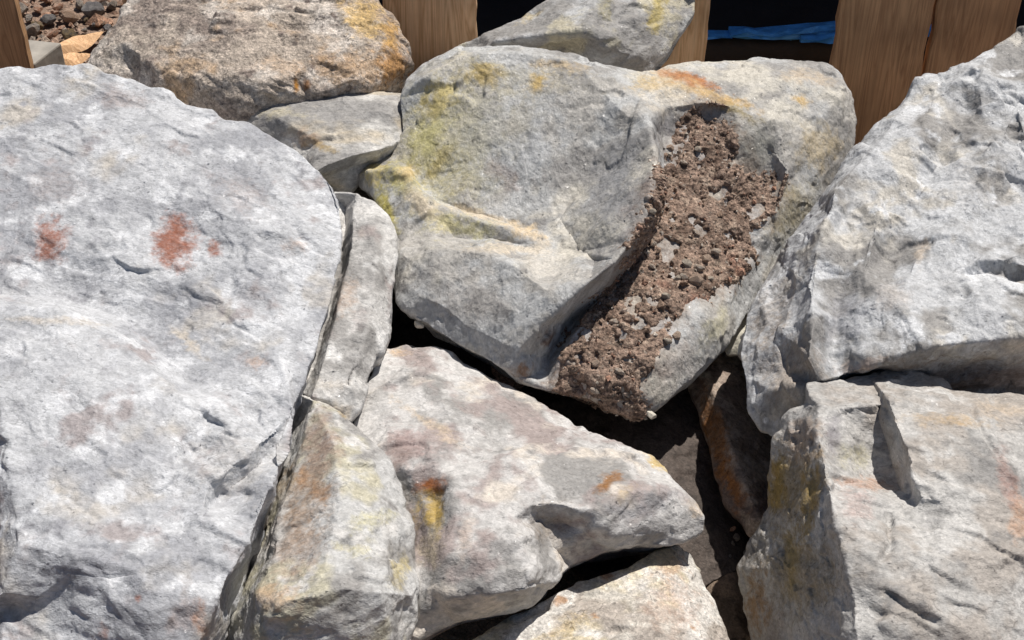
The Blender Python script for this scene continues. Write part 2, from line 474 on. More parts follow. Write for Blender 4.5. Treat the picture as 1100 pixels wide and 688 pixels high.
def paint_rock(P, fr, off, pal, stains, scale=1.0):
    """pal: list of (sRGB colour, noise frequency, low, high) laid over the first plain colour; stains hold real marks and painted shade."""
    C_all = np.tile(lin(pal[0]) * scale * 0.85, (len(P), 1))
    vis = np.nonzero(fr > 0.02)[0]
    P, fr = P[vis], fr[vis]
    px, py = project(P)
    n = len(P)
    c = np.tile(lin(pal[0]), (n, 1))
    for k, (col, fq, lo, hi, st) in enumerate(pal[1:]):
        m = sst(lo, lo + 0.6 * (hi - lo), fbm(P * fq * np.array(st) + off + 31 * k, 5, 0.6))[:, None]
        c = c * (1 - m) + lin(col) * m
    wx = 20 * fbm(P * 26 + off + 3, 4, 0.65); wy = 20 * fbm(P * 26 + off + 57, 4, 0.65)
    brk = fbm(P * 55 + off + 9, 5, 0.75)
    S_all = np.zeros((len(C_all), 4)); S = np.zeros((n, 4)); S[:, :3] = c
    for (x, y, rx, ry, ang, col, s) in stains:
        a = math.radians(ang)
        dx, dy = px + wx * min(1, rx / 15) - x, py + wy * min(1, ry / 15) - y
        u = (dx * math.cos(a) + dy * math.sin(a)) / rx; v = (-dx * math.sin(a) + dy * math.cos(a)) / ry
        d = np.sqrt(u * u + v * v)
        m = 0.85 * s * (1 - sst(0.2, 1.35, d + 0.8 * brk)) * np.clip(fr * 2, 0, 1)
        na = m + S[:, 3] * (1 - m)
        w = np.where(na > 1e-6, m / np.maximum(na, 1e-6), 0)[:, None]
        S[:, :3] = S[:, :3] * (1 - w) + lin(col) * w
        S[:, 3] = na
    C_all[vis] = np.clip(c * scale, 0, 0.9)
    S[:, :3] *= scale
    S_all[vis] = S
    return C_all, S_all

I = (1, 1, 1)
ROCKS = {}
def boulder(name, key, label, cat, outline, creases, depth, seed, pal, stains, mat, paint_scale=0.80, **kw):
    P, F, fr, off = build_shape(outline, creases, depth, seed, **kw)
    col, stn = paint_rock(P, fr, off, pal, stains, paint_scale)
    base = np.array([P[:, 0].mean(), P[:, 1].mean(), P[:, 2].min()])
    me = mesh_from(name, P - base, F, MAT[mat], True, col, stain=stn)
    o = link(name, me, None, base, label, cat, 'quarried boulders heaped in the timber bin')
    ROCKS[key] = (o, P, F, fr, base, stn)
    return o

WHITE = (220, 217, 213); GREY = (164, 161, 158); DGREY = (146, 143, 141); WARM = (214, 202, 186); MAUVE = (174, 161, 157)
PAL_Q = [WHITE, (GREY, 7, 0.0, 0.3, I), (WARM, 6, 0.08, 0.35, I), (MAUVE, 11, 0.1, 0.5, I), ((238, 236, 233), 16, 0.0, 0.5, I), (GREY, 30, 0.15, 0.6, I)]

# ------------------------------------------------------------------ the boulders
PAL_C = [(206, 207, 210), ((172, 173, 178), 7, -0.1, 0.5, I), ((206, 199, 190), 6, 0.05, 0.5, I), ((176, 168, 168), 13, 0.1, 0.5, I), ((226, 227, 230), 20, 0.0, 0.5, I), ((166, 166, 171), 26, 0.15, 0.7, I)]
RUST = (160, 102, 80); OCHRE = (196, 160, 84); YEL = (208, 190, 128); ORANGE = (190, 120, 52); BROWN = (128, 100, 80); CREAM = (226, 210, 186)

# large pale boulder filling the left of the picture
boulder('boulder', 'left', 'largest pale white boulder with rust red patches, filling the left foreground', 'boulder',
    [(-60, 82, 10), (0, 73, 15), (18, 70, 13), (34, 73, 15), (58, 68, 10), (78, 71, 14), (96, 70, 10), (112, 80, 14), (140, 84, 10), (162, 95, 14), (182, 99, 12), (200, 112, 16), (226, 117, 13), (242, 127, 17), (270, 133, 16), (300, 150, 22),
     (325, 165, 25), (345, 182, 28), (360, 197, 30), (368, 213, 30), (367, 250, 35), (361, 290, 38), (350, 340, 42), (335, 390, 46), (321, 428, 40),
     (305, 490, 10), (282, 560, -15), (256, 622, -30), (238, 690, -45), (222, 770, -80), (-60, 770, -60)],
    [[(316, 440, 62), (300, 500, 72), (268, 580, 78), (233, 640, 64), (208, 690, 36), (192, 745, 0)],
     [(-30, 330, 62), (0, 331, 76), (60, 334, 82), (130, 362, 84), (190, 425, 86), (212, 445, 82), (228, 432, 74)], [(212, 445, 82), (178, 497, 88), (150, 540, 92)],
     [(0, 319, 28), (70, 320, 28), (140, 348, 32), (200, 405, 40), (232, 415, 50)], [(215, 480, 62), (190, 530, 74), (200, 580, 84)],
     [(226, 518, 84), (262, 492, 82), (296, 462, 76)], [(236, 534, 54), (266, 512, 50), (299, 482, 52)],
     [(20, 586, 96), (60, 594, 100), (100, 600, 98), (150, 617, 92)], [(46, 606, 86), (80, 614, 82), (120, 622, 80), (156, 630, 86)],
     [(0, 638, 66), (38, 644, 58)], [(0, 654, 32), (42, 660, 34)], [(175, 600, 92), (215, 560, 84), (262, 550, 72)], [(170, 640, 76), (220, 600, 72)],
     [(60, 200, 38)], [(180, 190, 44)], [(280, 240, 48)], [(250, 330, 46)], [(300, 380, 58)], [(0, 430, 100)], [(100, 450, 106)], [(100, 540, 102)],
     [(0, 700, 22)], [(100, 690, 44)], [(160, 690, 50)], [(60, 130, 22)], [(200, 150, 30)], [(20, 250, 42)], [(120, 270, 46)]],
    0.42, 3, PAL_C,
    [(187, 260, 30, 33, 20, RUST, 0.95), (230, 266, 12, 9, 0, RUST, 0.8), (54, 258, 27, 28, 60, RUST, 0.85), (318, 262, 16, 10, 0, (200, 170, 150), 0.5),
     (130, 105, 40, 14, 10, MAUVE, 0.6), (60, 200, 45, 30, 0, MAUVE, 0.45), (260, 210, 40, 25, 30, MAUVE, 0.5), (275, 390, 14, 14, 0, (205, 170, 145), 0.6),
     (200, 365, 40, 6, 40, WARM, 0.7), (60, 345, 70, 6, 5, WARM, 0.6), (110, 678, 14, 10, 0, RUST, 0.55), (150, 641, 7, 6, 0, RUST, 0.7), (215, 665, 10, 22, -20, (190, 140, 110), 0.6),
     (100, 610, 60, 20, 5, (172, 172, 178), 0.6), (250, 500, 60, 50, 0, (204, 200, 196), 0.6), (195, 640, 9, 45, 25, BROWN, 0.35)],  # grey patch at the undercut hollow paints in its shade
    'quartz', strata=((0.3, -0.3, 1), 0.045, 0.0022), fac=(0.22, 0.12, 0.06), grain=(1, -0.6, 0.2), boost=[(170, 600, 190, 1.4), (270, 480, 110, 1.5)], paint_scale=0.80)

# narrow slab wedged behind its right edge
boulder('boulder', 'slab', 'narrow upright pale grey slab wedged behind the right edge of the largest white boulder', 'boulder',
    [(356, 208, -10), (372, 207, -2), (384, 209, 0), (400, 216, 0), (416, 232, -6), (426, 254, -14), (428, 276, -18), (421, 310, -22), (418, 340, -30), (415, 362, -34), (404, 388, -24),
     (397, 412, -12), (388, 442, -8), (372, 458, -16), (335, 452, -30), (308, 440, -40), (325, 380, -40), (345, 300, -36)],
    [[(372, 224, -34), (371, 250, -36), (365, 292, -38), (354, 342, -38), (339, 392, -38), (326, 424, -36)], [(379, 225, 2), (378, 254, 10), (372, 294, 12), (361, 344, 14), (346, 394, 16), (334, 426, 12)], [(396, 240, 12), (406, 270, 10), (400, 320, 10), (393, 360, 10), (376, 410, 18), (352, 430, 12)]],
    0.28, 7, PAL_Q, [(372, 318, 14, 26, 20, (190, 165, 145), 0.6), (385, 345, 16, 16, 0, MAUVE, 0.5), (355, 415, 25, 14, 0, WARM, 0.5)],
    'quartz', grooves=[([(397, 412), (402, 398), (408, 384)], 2.5, 0.006), ([(374, 412), (380, 397)], 2.2, 0.005)], fac=(0.16, 0.12, 0.08), grain=(0.2, 0.2, 1))

# two-toned rock at bottom, left of centre
boulder('boulder', 'twotone', 'rounded grey boulder with brown stained left side at bottom, beside the largest white boulder', 'boulder',
    [(322, 424, 0), (336, 424, 4), (360, 440, 6), (380, 455, 8), (400, 475, 8), (420, 495, 8), (432, 520, 4), (438, 545, 2), (447, 562, 0), (445, 590, -2), (453, 625, -8), (449, 662, -26),
     (440, 690, -44), (430, 765, -80), (215, 765, -90), (228, 690, -130), (248, 622, -130), (272, 560, -120), (297, 490, -90)],
    [[(336, 430, 14), (358, 475, 44), (366, 540, 62), (350, 600, 70), (334, 640, 72)], [(276, 640, 40), (300, 648, 62), (340, 640, 74), (370, 632, 78), (410, 636, 66), (444, 640, 14)],
     [(270, 700, 0), (320, 700, 10), (380, 695, 16), (420, 690, 2)], [(300, 745, -50), (390, 740, -40)], [(300, 560, 20)], [(296, 600, 34)], [(395, 520, 44)], [(420, 580, 40)], [(385, 585, 60)], [(320, 500, 18)]],
    0.36, 13, [(205, 204, 202), (GREY, 8, -0.05, 0.3, I), ((204, 198, 176), 9, 0.0, 0.35, I), (WHITE, 14, 0.1, 0.4, I), (DGREY, 20, 0.18, 0.7, I)],
    [(335, 520, 32, 64, 12, (172, 150, 130), 0.75), (318, 590, 34, 45, 20, (182, 160, 142), 0.7), (345, 470, 20, 40, 5, (170, 150, 138), 0.7), (300, 640, 35, 18, 0, (214, 184, 150), 0.7), (325, 515, 16, 10, 40, (172, 130, 90), 0.5), (343, 530, 10, 12, 0, (172, 130, 92), 0.5),
     (304, 533, 8, 13, 5, WHITE, 0.9), (297, 575, 12, 14, 20, WHITE, 0.9), (300, 520, 14, 20, 0, OCHRE, 0.35), (432, 612, 12, 24, 10, YEL, 0.6), (375, 445, 20, 5, 40, OCHRE, 0.6), (400, 560, 30, 14, -20, (208, 200, 150), 0.6), (380, 590, 30, 9, 15, (206, 196, 140), 0.5), (350, 665, 90, 25, 0, (160, 152, 142), 0.5)],  # wide grey-brown band along the bottom paints its grazing shade
    'grey', strata=((0.5, -0.2, 1), 0.03, 0.0018), fac=(0.16, 0.14, 0.1), grain=(0.8, 0.3, 0.3))

# wedge shaped rock in the middle
boulder('boulder', 'wedge', 'wedge shaped pale boulder pointing right with orange stained hollow, low in the centre', 'boulder',
    [(378, 520, -50), (376, 470, -36), (386, 440, -50), (397, 412, -56), (404, 390, -62), (413, 374, -74), (440, 370, -80), (470, 371, -80), (485, 377, -80), (510, 393, -84), (560, 423, -90), (600, 445, -92),
     (650, 470, -70), (700, 495, -70), (735, 525, -48), (757, 556, -62), (754, 571, -78), (735, 582, -78), (690, 588, -66), (650, 595, -62), (616, 607, -72), (590, 630, -62), (570, 648, -50),
     (540, 658, -52), (490, 670, -60), (440, 690, -70), (400, 700, -80), (390, 600, -70)],
    [[(640, 550, 4), (622, 548, 8), (600, 541, 12), (570, 543, 16), (552, 556, 20), (561, 585, 24), (577, 612, 6), (590, 626, -34)],
     [(628, 566, -30), (606, 562, -26), (582, 562, -20), (592, 590, -44), (606, 606, -60)],
     [(480, 640, -6), (530, 638, 8), (566, 634, 8)], [(757, 556, -62), (742, 546, -46), (715, 530, -24), (680, 530, -6), (640, 550, 4)], [(690, 565, -28), (655, 575, -26)], [(520, 600, 24), (500, 570, 22)],
     [(440, 505, 6), (466, 500, 8), (487, 520, 14), (488, 560, 18), (478, 595, 20), (462, 634, -10)], [(450, 530, -8), (470, 540, -8), (468, 570, -2), (454, 590, -22)],
     [(420, 440, -30), (500, 470, -10), (560, 500, 4), (620, 500, -14)], [(450, 400, -50)], [(540, 440, -48)], [(600, 470, -50)]],
    0.40, 21, [(214, 211, 208), (GREY, 8, 0.0, 0.35, I), (MAUVE, 10, 0.0, 0.35, I), ((226, 216, 204), 9, 0.05, 0.4, I), (DGREY, 20, 0.18, 0.7, I)],
    [(462, 522, 20, 14, 0, (150, 88, 40), 0.9), (462, 555, 22, 24, 0, (190, 160, 84), 0.9), (462, 590, 18, 26, 0, (205, 190, 160), 0.6), (440, 470, 30, 14, 30, (180, 160, 156), 0.8), (430, 490, 18, 24, 20, (160, 140, 134), 0.7), (655, 515, 20, 9, -40, (160, 112, 62), 0.85), (668, 528, 18, 9, -40, (190, 160, 100), 0.5),
     (715, 500, 40, 8, 38, (214, 186, 120), 0.85), (745, 545, 16, 14, 0, (214, 190, 160), 0.6), (590, 560, 34, 30, 0, (158, 146, 134), 0.7), (690, 540, 60, 18, -15, (172, 170, 172), 0.7), (460, 455, 60, 7, 35, (222, 200, 172), 0.6), (430, 378, 16, 6, 0, (226, 190, 140), 0.5), (500, 580, 10, 40, 20, (224, 204, 188), 0.5)],  # grey patches on the hollow and right face paint in shade
    'quartz', strata=((0.6, -0.4, 1), 0.03, 0.0014), fac=(0.22, 0.16, 0.07), grain=(0.8, 0.5, 0.2))

# low rock at the bottom edge
boulder('boulder', 'bottom', 'low pale boulder with orange freckles at the bottom edge, half in shadow', 'boulder',
    [(478, 712, -90), (505, 690, -90), (560, 658, -92), (620, 628, -96), (680, 608, -100), (705, 593, -108), (728, 586, -120), (742, 592, -136), (752, 612, -140), (768, 645, -136), (786, 690, -130), (796, 770, -120), (470, 770, -80)],
    [[(560, 690, -76), (640, 655, -80), (705, 620, -92), (726, 604, -108), (738, 628, -106), (752, 660, -100)], [(700, 690, -70)], [(600, 740, -54), (740, 740, -70)]],
    0.34, 31, [(216, 210, 200), ((184, 174, 164), 9, -0.05, 0.3, I), ((216, 204, 178), 8, 0.05, 0.4, I), ((226, 221, 214), 12, 0.0, 0.35, I), ((190, 156, 128), 26, 0.25, 0.55, I)],
    [(720, 650, 40, 40, 0, (188, 160, 142), 0.6), (600, 680, 50, 14, -28, (214, 190, 140), 0.6), (720, 610, 18, 12, 0, (206, 178, 150), 0.7)],
    'dull', fac=(0.2, 0.16, 0.1), grain=(0.8, 0.4, 0.2))

# lower right boulder
boulder('boulder', 'lowright', 'blocky pale boulder with shaded yellowish left face and notched top at lower right', 'boulder',
    [(828, 472, -64), (842, 449, -36), (867, 434, -2), (866, 412, 0), (900, 408, -14), (935, 405, -20), (957, 398, -24), (985, 402, -26), (1012, 407, -26), (1025, 418, -22), (1060, 423, -22), (1150, 426, -24),
     (1150, 770, -60), (915, 775, -60), (805, 770, -190), (807, 690, -215), (800, 650, -195), (793, 610, -176), (808, 578, -150), (826, 545, -122), (827, 505, -92)],
    [[(867, 434, -2), (878, 462, 38), (886, 500, 54), (897, 555, 62), (912, 612, 58), (921, 690, 34), (917, 760, 0)],
     [(866, 412, 0), (868, 424, 16), (880, 436, 30)],
     [(955, 430, 48), (972, 478, 62), (988, 534, 56)], [(949, 434, 20), (946, 446, 4), (956, 484, -8), (968, 526, -12), (984, 541, 44)], [(930, 468, -4), (930, 500, -14), (944, 519, -14)],
     [(892, 516, 50), (915, 513, 22), (930, 514, -6)], [(895, 532, 56), (930, 527, 46), (962, 540, 34)],
     [(900, 440, 30), (915, 470, 14), (900, 490, 24)], [(960, 436, 40), (1010, 440, 36), (1052, 448, 30), (1070, 490, 40)], [(965, 418, 10), (1010, 424, 10), (1050, 436, 14)],
     [(1070, 490, 40), (1082, 560, 40), (1098, 600, 34)], [(1090, 460, 10)], [(1110, 530, 30)], [(1020, 540, 54)], [(940, 580, 60)], [(1000, 620, 56)], [(960, 690, 34)], [(1060, 690, 14)], [(1020, 480, 50)]],
    0.42, 41, [(204, 201, 197), (GREY, 7, 0.0, 0.35, I), ((188, 180, 172), 8, -0.05, 0.3, I), ((216, 213, 209), 12, 0.05, 0.4, I), (DGREY, 20, 0.18, 0.7, I)],
    [(930, 520, 40, 10, 0, (206, 160, 130), 0.6), (1020, 452, 60, 8, 5, (208, 176, 130), 0.6), (920, 545, 26, 22, 0, (200, 176, 168), 0.6), (1085, 520, 12, 50, -15, (178, 146, 136), 0.7), (1095, 560, 14, 30, 0, (206, 168, 140), 0.7), (1080, 440, 40, 14, 0, (220, 200, 176), 0.6),
     (850, 520, 40, 60, 10, (160, 140, 104), 0.8), (860, 620, 60, 60, 0, (156, 142, 118), 0.8), (835, 520, 10, 34, 0, (176, 146, 70), 0.7), (870, 540, 10, 50, 5, (178, 150, 86), 0.6), (812, 650, 14, 40, 0, (166, 128, 84), 0.7), (860, 470, 24, 26, 0, (190, 168, 152), 0.6), (850, 605, 10, 40, 0, (176, 152, 92), 0.6), (920, 490, 26, 18, 0, (208, 200, 160), 0.5), (895, 470, 14, 30, 0, (170, 164, 170), 0.6)],  # left-face browns mix yellow staining with painted shade
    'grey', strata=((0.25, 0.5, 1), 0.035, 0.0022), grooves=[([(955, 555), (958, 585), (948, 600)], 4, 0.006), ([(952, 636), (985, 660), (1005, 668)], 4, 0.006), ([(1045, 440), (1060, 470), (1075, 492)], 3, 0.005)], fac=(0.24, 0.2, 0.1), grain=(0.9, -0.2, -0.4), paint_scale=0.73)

# big right-hand boulder
boulder('boulder', 'right', 'big white grey boulder with jagged sloping ridge, filling the upper right against the boards', 'boulder',
    [(1150, 20, -30), (1098, 41, -26), (1072, 52, -24), (1058, 58, -22), (1046, 64, -22), (1028, 70, -22), (1018, 76, -22), (994, 80, -22), (984, 88, -22), (976, 102, -24), (960, 116, -26), (942, 136, -30),
     (920, 158, -40), (903, 185, -50), (882, 215, -60), (857, 250, -70), (836, 280, -76), (816, 310, -80), (802, 340, -84), (790, 378, -90), (799, 405, -86), (803, 440, -90), (816, 462, -96), (830, 468, -100),
     (862, 462, -80), (900, 440, -96), (1000, 440, -150), (1150, 440, -160)],
    [[(968, 116, -6), (948, 148, 8), (928, 172, 16), (908, 192, 26), (895, 206, 32), (890, 232, 34), (878, 262, 30), (870, 300, 30), (874, 345, 34), (868, 385, 28), (880, 410, 6)],
     [(908, 192, 26), (918, 214, 18), (906, 240, 10), (890, 232, 34)], [(918, 214, 18), (925, 250, 14), (908, 290, 10), (900, 330, 2), (896, 372, 0), (900, 398, -6)],
     [(905, 404, -4), (925, 398, 10), (945, 389, 24), (975, 379, 36), (1010, 371, 44), (1060, 366, 48), (1150, 356, 48)],
     [(925, 412, -80), (1000, 418, -130), (1060, 420, -146), (1150, 422, -150)],
     [(1030, 294, 40), (1050, 280, 42), (1075, 279, 46), (1104, 286, 46)], [(1046, 297, 24), (1070, 296, 20), (1096, 299, 26)], [(1040, 306, 44), (1075, 308, 48), (1110, 310, 48)],
     [(1030, 84, 4), (1042, 72, 4), (1056, 74, 8), (1052, 92, 10)], [(1042, 82, -8)],
     [(1004, 104, 2), (985, 150, 22), (955, 190, 26), (945, 230, 34), (928, 290, 30), (934, 330, 36), (926, 380, 22)],
     [(1052, 104, 16), (1056, 128, 16), (1046, 150, 24)], [(1040, 112, -4), (1030, 138, -2), (1000, 190, 6), (975, 240, 10), (955, 275, 12)],
     [(1092, 110, 26), (1066, 180, 40), (1030, 240, 42), (985, 270, 40), (965, 318, 50)], [(1090, 190, 22), (1060, 250, 26)], [(1130, 260, 46)], [(1060, 340, 54)], [(990, 350, 52)],
     [(835, 350, -44), (845, 400, -40)], [(850, 300, -26), (856, 350, -10)], [(830, 420, -46)], [(820, 340, -66)]],
    0.40, 53, [(214, 215, 217), (GREY, 7, -0.06, 0.3, I), (DGREY, 12, 0.18, 0.7, I), ((220, 214, 204), 8, 0.1, 0.42, I), ((236, 237, 239), 16, 0.1, 0.4, I)],
    [(1010, 400, 130, 22, 0, (150, 128, 108), 0.6), (990, 270, 12, 22, 10, (220, 204, 186), 0.7), (845, 400, 40, 60, 0, (178, 164, 150), 0.7), (830, 330, 22, 60, 30, (184, 172, 160), 0.6), (905, 340, 26, 40, 10, (166, 166, 172), 0.6), (1050, 190, 40, 40, 0, (208, 200, 190), 0.4), (960, 320, 30, 20, 0, (210, 202, 196), 0.6), (925, 392, 26, 8, -10, (206, 186, 174), 0.7)],  # left flank and brown underside tones include painted shade
    'streak', strata=((0.8, -0.3, 0.8), 0.03, 0.002), grooves=[([(1000, 260), (975, 265), (960, 275)], 3, 0.004)], fac=(0.32, 0.17, 0.05), grain=(-0.6, 0.2, 0.7), paint_scale=0.74)

# the big central boulder
boulder('boulder', 'centre', 'big central boulder with yellow stains and brown soil caked in its hollow', 'boulder',
    [(430, 106, -30), (436, 86, -34), (455, 68, -36), (490, 52, -36), (540, 49, -26), (600, 54, -24), (640, 66, -24), (690, 78, -34), (720, 72, -56), (760, 67, -72), (800, 63, -82), (850, 62, -92), (885, 68, -96),
     (906, 80, -100), (917, 100, -104), (920, 130, -120), (916, 160, -136), (900, 200, -150), (874, 240, -160), (845, 276, -170), (824, 310, -170), (802, 340, -160), (790, 358, -150), (765, 385, -130), (740, 410, -120), (715, 432, -118), (690, 449, -122),
     (665, 441, -106), (630, 427, -94), (590, 419, -84), (555, 406, -76), (520, 387, -68), (490, 372, -62), (460, 352, -58), (428, 328, -56), (423, 300, -60), (425, 270, -62), (422, 245, -84), (408, 218, -84), (387, 202, -84), (382, 188, -80), (394, 177, -72), (420, 166, -64), (430, 140, -46)],
    [[(456, 84, 0), (496, 60, 10), (545, 56, 12), (600, 62, 12), (627, 78, 14), (650, 100, 12), (673, 124, 12)], [(640, 70, -2), (665, 84, -4), (690, 108, 4), (695, 128, 26)],
     [(695, 128, 26), (704, 165, 38), (705, 195, 42), (694, 234, 42), (677, 260, 40), (662, 279, 36)],
     [(673, 124, 12), (662, 144, -8), (640, 172, -34), (614, 210, -50), (604, 240, -58), (628, 274, -34)],
     [(525, 72, 8), (520, 120, -10), (508, 172, -36), (494, 216, -58)], [(478, 90, -2), (470, 150, -34), (458, 186, -60)],
     [(440, 182, -60), (466, 214, -68), (500, 228, -66), (545, 240, -62), (590, 254, -58)], [(598, 186, -34), (590, 214, -46), (598, 240, -54)],
     [(396, 184, -44), (418, 181, -36), (436, 187, -32), (450, 212, -40), (460, 238, -50), (468, 258, -50)], [(404, 210, -64), (420, 236, -70), (434, 262, -62)],
     [(470, 223, -48), (500, 234, -46), (545, 247, -44), (572, 258, -46)], [(480, 244, -56), (488, 258, -64), (530, 260, -62), (560, 264, -52)],
     [(434, 274, -24), (480, 268, -8), (530, 274, 4), (562, 290, 16), (588, 312, 22), (606, 325, 18)], [(575, 266, -44), (610, 270, -38), (640, 282, -16)],
     [(662, 279, 36), (634, 302, 30), (606, 325, 18), (580, 350, -4), (556, 378, -30), (546, 398, -56)],
     [(674, 288, -66), (654, 312, -72), (618, 346, -90), (590, 384, -90), (574, 404, -84)], [(632, 336, -54), (614, 362, -56), (602, 384, -60)],
     [(430, 300, -42), (452, 318, -30), (500, 350, -36)], [(520, 310, -6)], [(560, 340, -2)], [(470, 300, -16), (476, 330, -28)],
     [(708, 150, -40), (713, 190, -60), (704, 236, -58), (690, 262, -58), (684, 290, -60)], [(703, 100, -4), (716, 116, -16), (756, 110, -22), (790, 114, -26), (824, 130, -36), (842, 150, -48), (846, 186, -66), (832, 230, -96), (818, 270, -124)],
     [(752, 122, -40), (772, 146, -56), (796, 146, -44), (826, 158, -54), (834, 190, -84), (812, 206, -94)], [(792, 174, -66)], [(740, 190, -64), (760, 230, -84)], [(780, 250, -100)], [(730, 270, -72)], [(770, 300, -96)],
     [(700, 330, -58), (660, 380, -56), (640, 410, -64)], [(690, 420, -84), (730, 385, -78), (770, 345, -98), (786, 315, -116)], [(700, 390, -60), (720, 370, -62), (752, 338, -72)],
     [(740, 88, -26), (800, 86, -38), (860, 88, -54), (900, 105, -72)], [(870, 150, -70), (890, 160, -96)], [(862, 210, -106)]],
    0.48, 67, [(200, 200, 199), (GREY, 7, -0.06, 0.3, (1, 1, 0.5)), ((190, 186, 180), 9, 0.0, 0.35, I), ((214, 208, 196), 8, 0.05, 0.4, I), (DGREY, 20, 0.18, 0.7, I)],
    [(475, 150, 70, 100, 20, (204, 194, 150), 0.6), (560, 85, 90, 24, 5, (204, 192, 160), 0.45), (470, 105, 26, 18, -30, YEL, 0.85), (560, 130, 16, 34, 30, (196, 176, 120), 0.35), (500, 190, 40, 30, 0, (200, 190, 150), 0.4), (520, 80, 20, 12, 0, (190, 164, 96), 0.8), (580, 88, 14, 12, 0, (204, 168, 84), 0.7), (600, 70, 40, 8, 8, (206, 180, 140), 0.6), (460, 150, 34, 20, -50, (198, 190, 130), 0.7), (472, 175, 26, 10, -50, YEL, 0.7), (430, 195, 24, 22, 0, (196, 186, 110), 0.6),
     (415, 225, 10, 34, -20, (190, 178, 92), 0.8), (400, 186, 14, 12, 0, YEL, 0.7), (436, 188, 12, 10, 0, (224, 196, 150), 0.8), (458, 225, 34, 12, 45, CREAM, 0.9), (500, 245, 50, 14, 10, (200, 192, 140), 0.7), (520, 232, 50, 6, 14, CREAM, 0.8), (570, 250, 26, 10, 20, (232, 208, 172), 0.8), (590, 285, 50, 20, 20, (220, 214, 204), 0.8), (545, 268, 60, 8, 0, CREAM, 0.6),
     (660, 200, 34, 80, 12, (158, 158, 160), 0.75), (550, 150, 60, 60, 0, (176, 178, 182), 0.5), (545, 190, 14, 26, -40, (160, 146, 140), 0.6), (500, 320, 60, 40, 20, (178, 172, 166), 0.6), (720, 90, 40, 16, 20, (222, 206, 180), 0.8), (742, 86, 40, 7, 14, (190, 120, 60), 0.9), (690, 92, 20, 12, 0, (210, 180, 120), 0.6), (770, 104, 60, 7, 16, (212, 176, 116), 0.8), (860, 106, 10, 10, 0, (212, 176, 110), 0.8), (870, 85, 40, 10, 6, (214, 196, 172), 0.7),  # grey on the right subface paints in its shading
     (880, 160, 30, 34, 0, (196, 180, 150), 0.8), (850, 230, 30, 40, 30, (184, 172, 140), 0.7), (812, 160, 34, 34, 0, (156, 154, 144), 0.7), (790, 120, 30, 8, 20, (160, 140, 84), 0.7), (715, 140, 14, 24, 20, (120, 116, 122), 0.6), (720, 110, 40, 16, 10, (222, 212, 196), 0.7), (600, 400, 50, 14, -40, (150, 130, 116), 0.5), (590, 365, 10, 14, 40, (110, 80, 62), 0.8), (730, 390, 30, 40, 40, (196, 190, 184), 0.8), (560, 396, 14, 10, 0, (150, 110, 76), 0.8), (770, 350, 12, 34, 30, (206, 200, 172), 0.7)],  # dark patch beside the arris paints in shade
    'streak', strata=((0.7, -0.3, 0.5), 0.026, 0.0014), fac=(0.22, 0.15, 0.07), grain=(0.5, 0.3, 0.7))

# rock behind, top centre
boulder('boulder', 'backtop', 'grey boulder with yellowish top right corner at the back, between two boards', 'boulder',
    [(462, 70, -130), (492, 50, -124), (520, 38, -120), (560, 20, -116), (590, -4, -112), (630, -45, -112), (735, -50, -120), (748, -5, -130), (746, 15, -132), (732, 36, -134), (722, 46, -136), (718, 57, -140), (706, 66, -140), (698, 78, -144), (690, 96, -160), (640, 90, -160), (560, 76, -160), (500, 76, -150)],
    [[(530, 46, -92), (560, 40, -80), (600, 36, -70), (628, 34, -66)], [(545, 56, -124), (590, 54, -118), (622, 52, -112)], [(600, 16, -84), (640, 14, -70)], [(632, 34, -66), (646, 50, -86)], [(660, 40, -80), (690, 20, -86), (700, -20, -90)], [(690, 62, -110)]],
    0.26, 71, [(204, 204, 204), (GREY, 8, -0.1, 0.25, I), ((206, 198, 176), 9, 0.05, 0.35, I), (DGREY, 20, 0.18, 0.7, I)],
    [(705, 12, 14, 34, 20, (200, 180, 110), 0.8), (650, 8, 10, 20, 0, (196, 184, 130), 0.5), (570, 18, 20, 5, -30, (214, 190, 130), 0.6)],
    'grey', fac=(0.2, 0.16, 0.1), grain=(0.8, 0.4, 0.4))

# tan rock behind, top left
boulder('boulder', 'tan', 'rough tan brown boulder with orange right end at the back, top left', 'boulder',
    [(92, 92, -70), (93, 68, -66), (97, 58, -62), (110, 45, -58), (124, 25, -56), (134, 5, -54), (150, -40, -60), (380, -55, -70), (402, -10, -66), (412, 8, -66), (428, 24, -70), (438, 48, -76), (441, 70, -84), (436, 88, -100), (424, 100, -110), (400, 112, -110), (370, 122, -104), (330, 140, -100), (240, 150, -90), (150, 110, -80)],
    [[(130, 45, -32), (190, 30, -16), (260, 20, -8), (320, 10, -16)], [(325, 78, -20), (345, 60, -16), (380, 50, -18), (410, 54, -30), (418, 78, -44)], [(320, 92, -34), (330, 104, -44)], [(330, 34, -30), (360, 34, -34)], [(250, 80, 4), (290, 90, -4)], [(180, 80, -10)], [(380, 85, -20)], [(260, 115, -30)], [(345, 100, -36), (400, 98, -50)], [(370, 15, -30)]],
    0.34, 83, [(192, 178, 164), ((160, 146, 136), 9, -0.05, 0.4, I), ((212, 202, 192), 14, 0.0, 0.4, I), ((140, 126, 118), 26, 0.15, 0.5, I), ((194, 166, 136), 10, 0.15, 0.5, I)],
    [(390, 20, 34, 24, 30, (210, 178, 122), 0.95), (375, 75, 50, 26, 0, (192, 160, 126), 0.8), (420, 70, 18, 30, 0, (186, 140, 88), 0.95), (422, 35, 14, 20, 0, (200, 158, 96), 0.8), (318, 95, 5, 14, 0, (190, 130, 40), 0.9), (330, 92, 6, 10, 0, (170, 110, 50), 0.7), (300, 70, 30, 16, 0, (196, 168, 140), 0.6), (200, 60, 70, 40, 0, (184, 172, 160), 0.4), (120, 60, 24, 30, 0, (206, 194, 180), 0.6)],
    'tan', paint_scale=0.8, fac=(0.2, 0.18, 0.14), grain=(0.8, 0.2, -0.5))

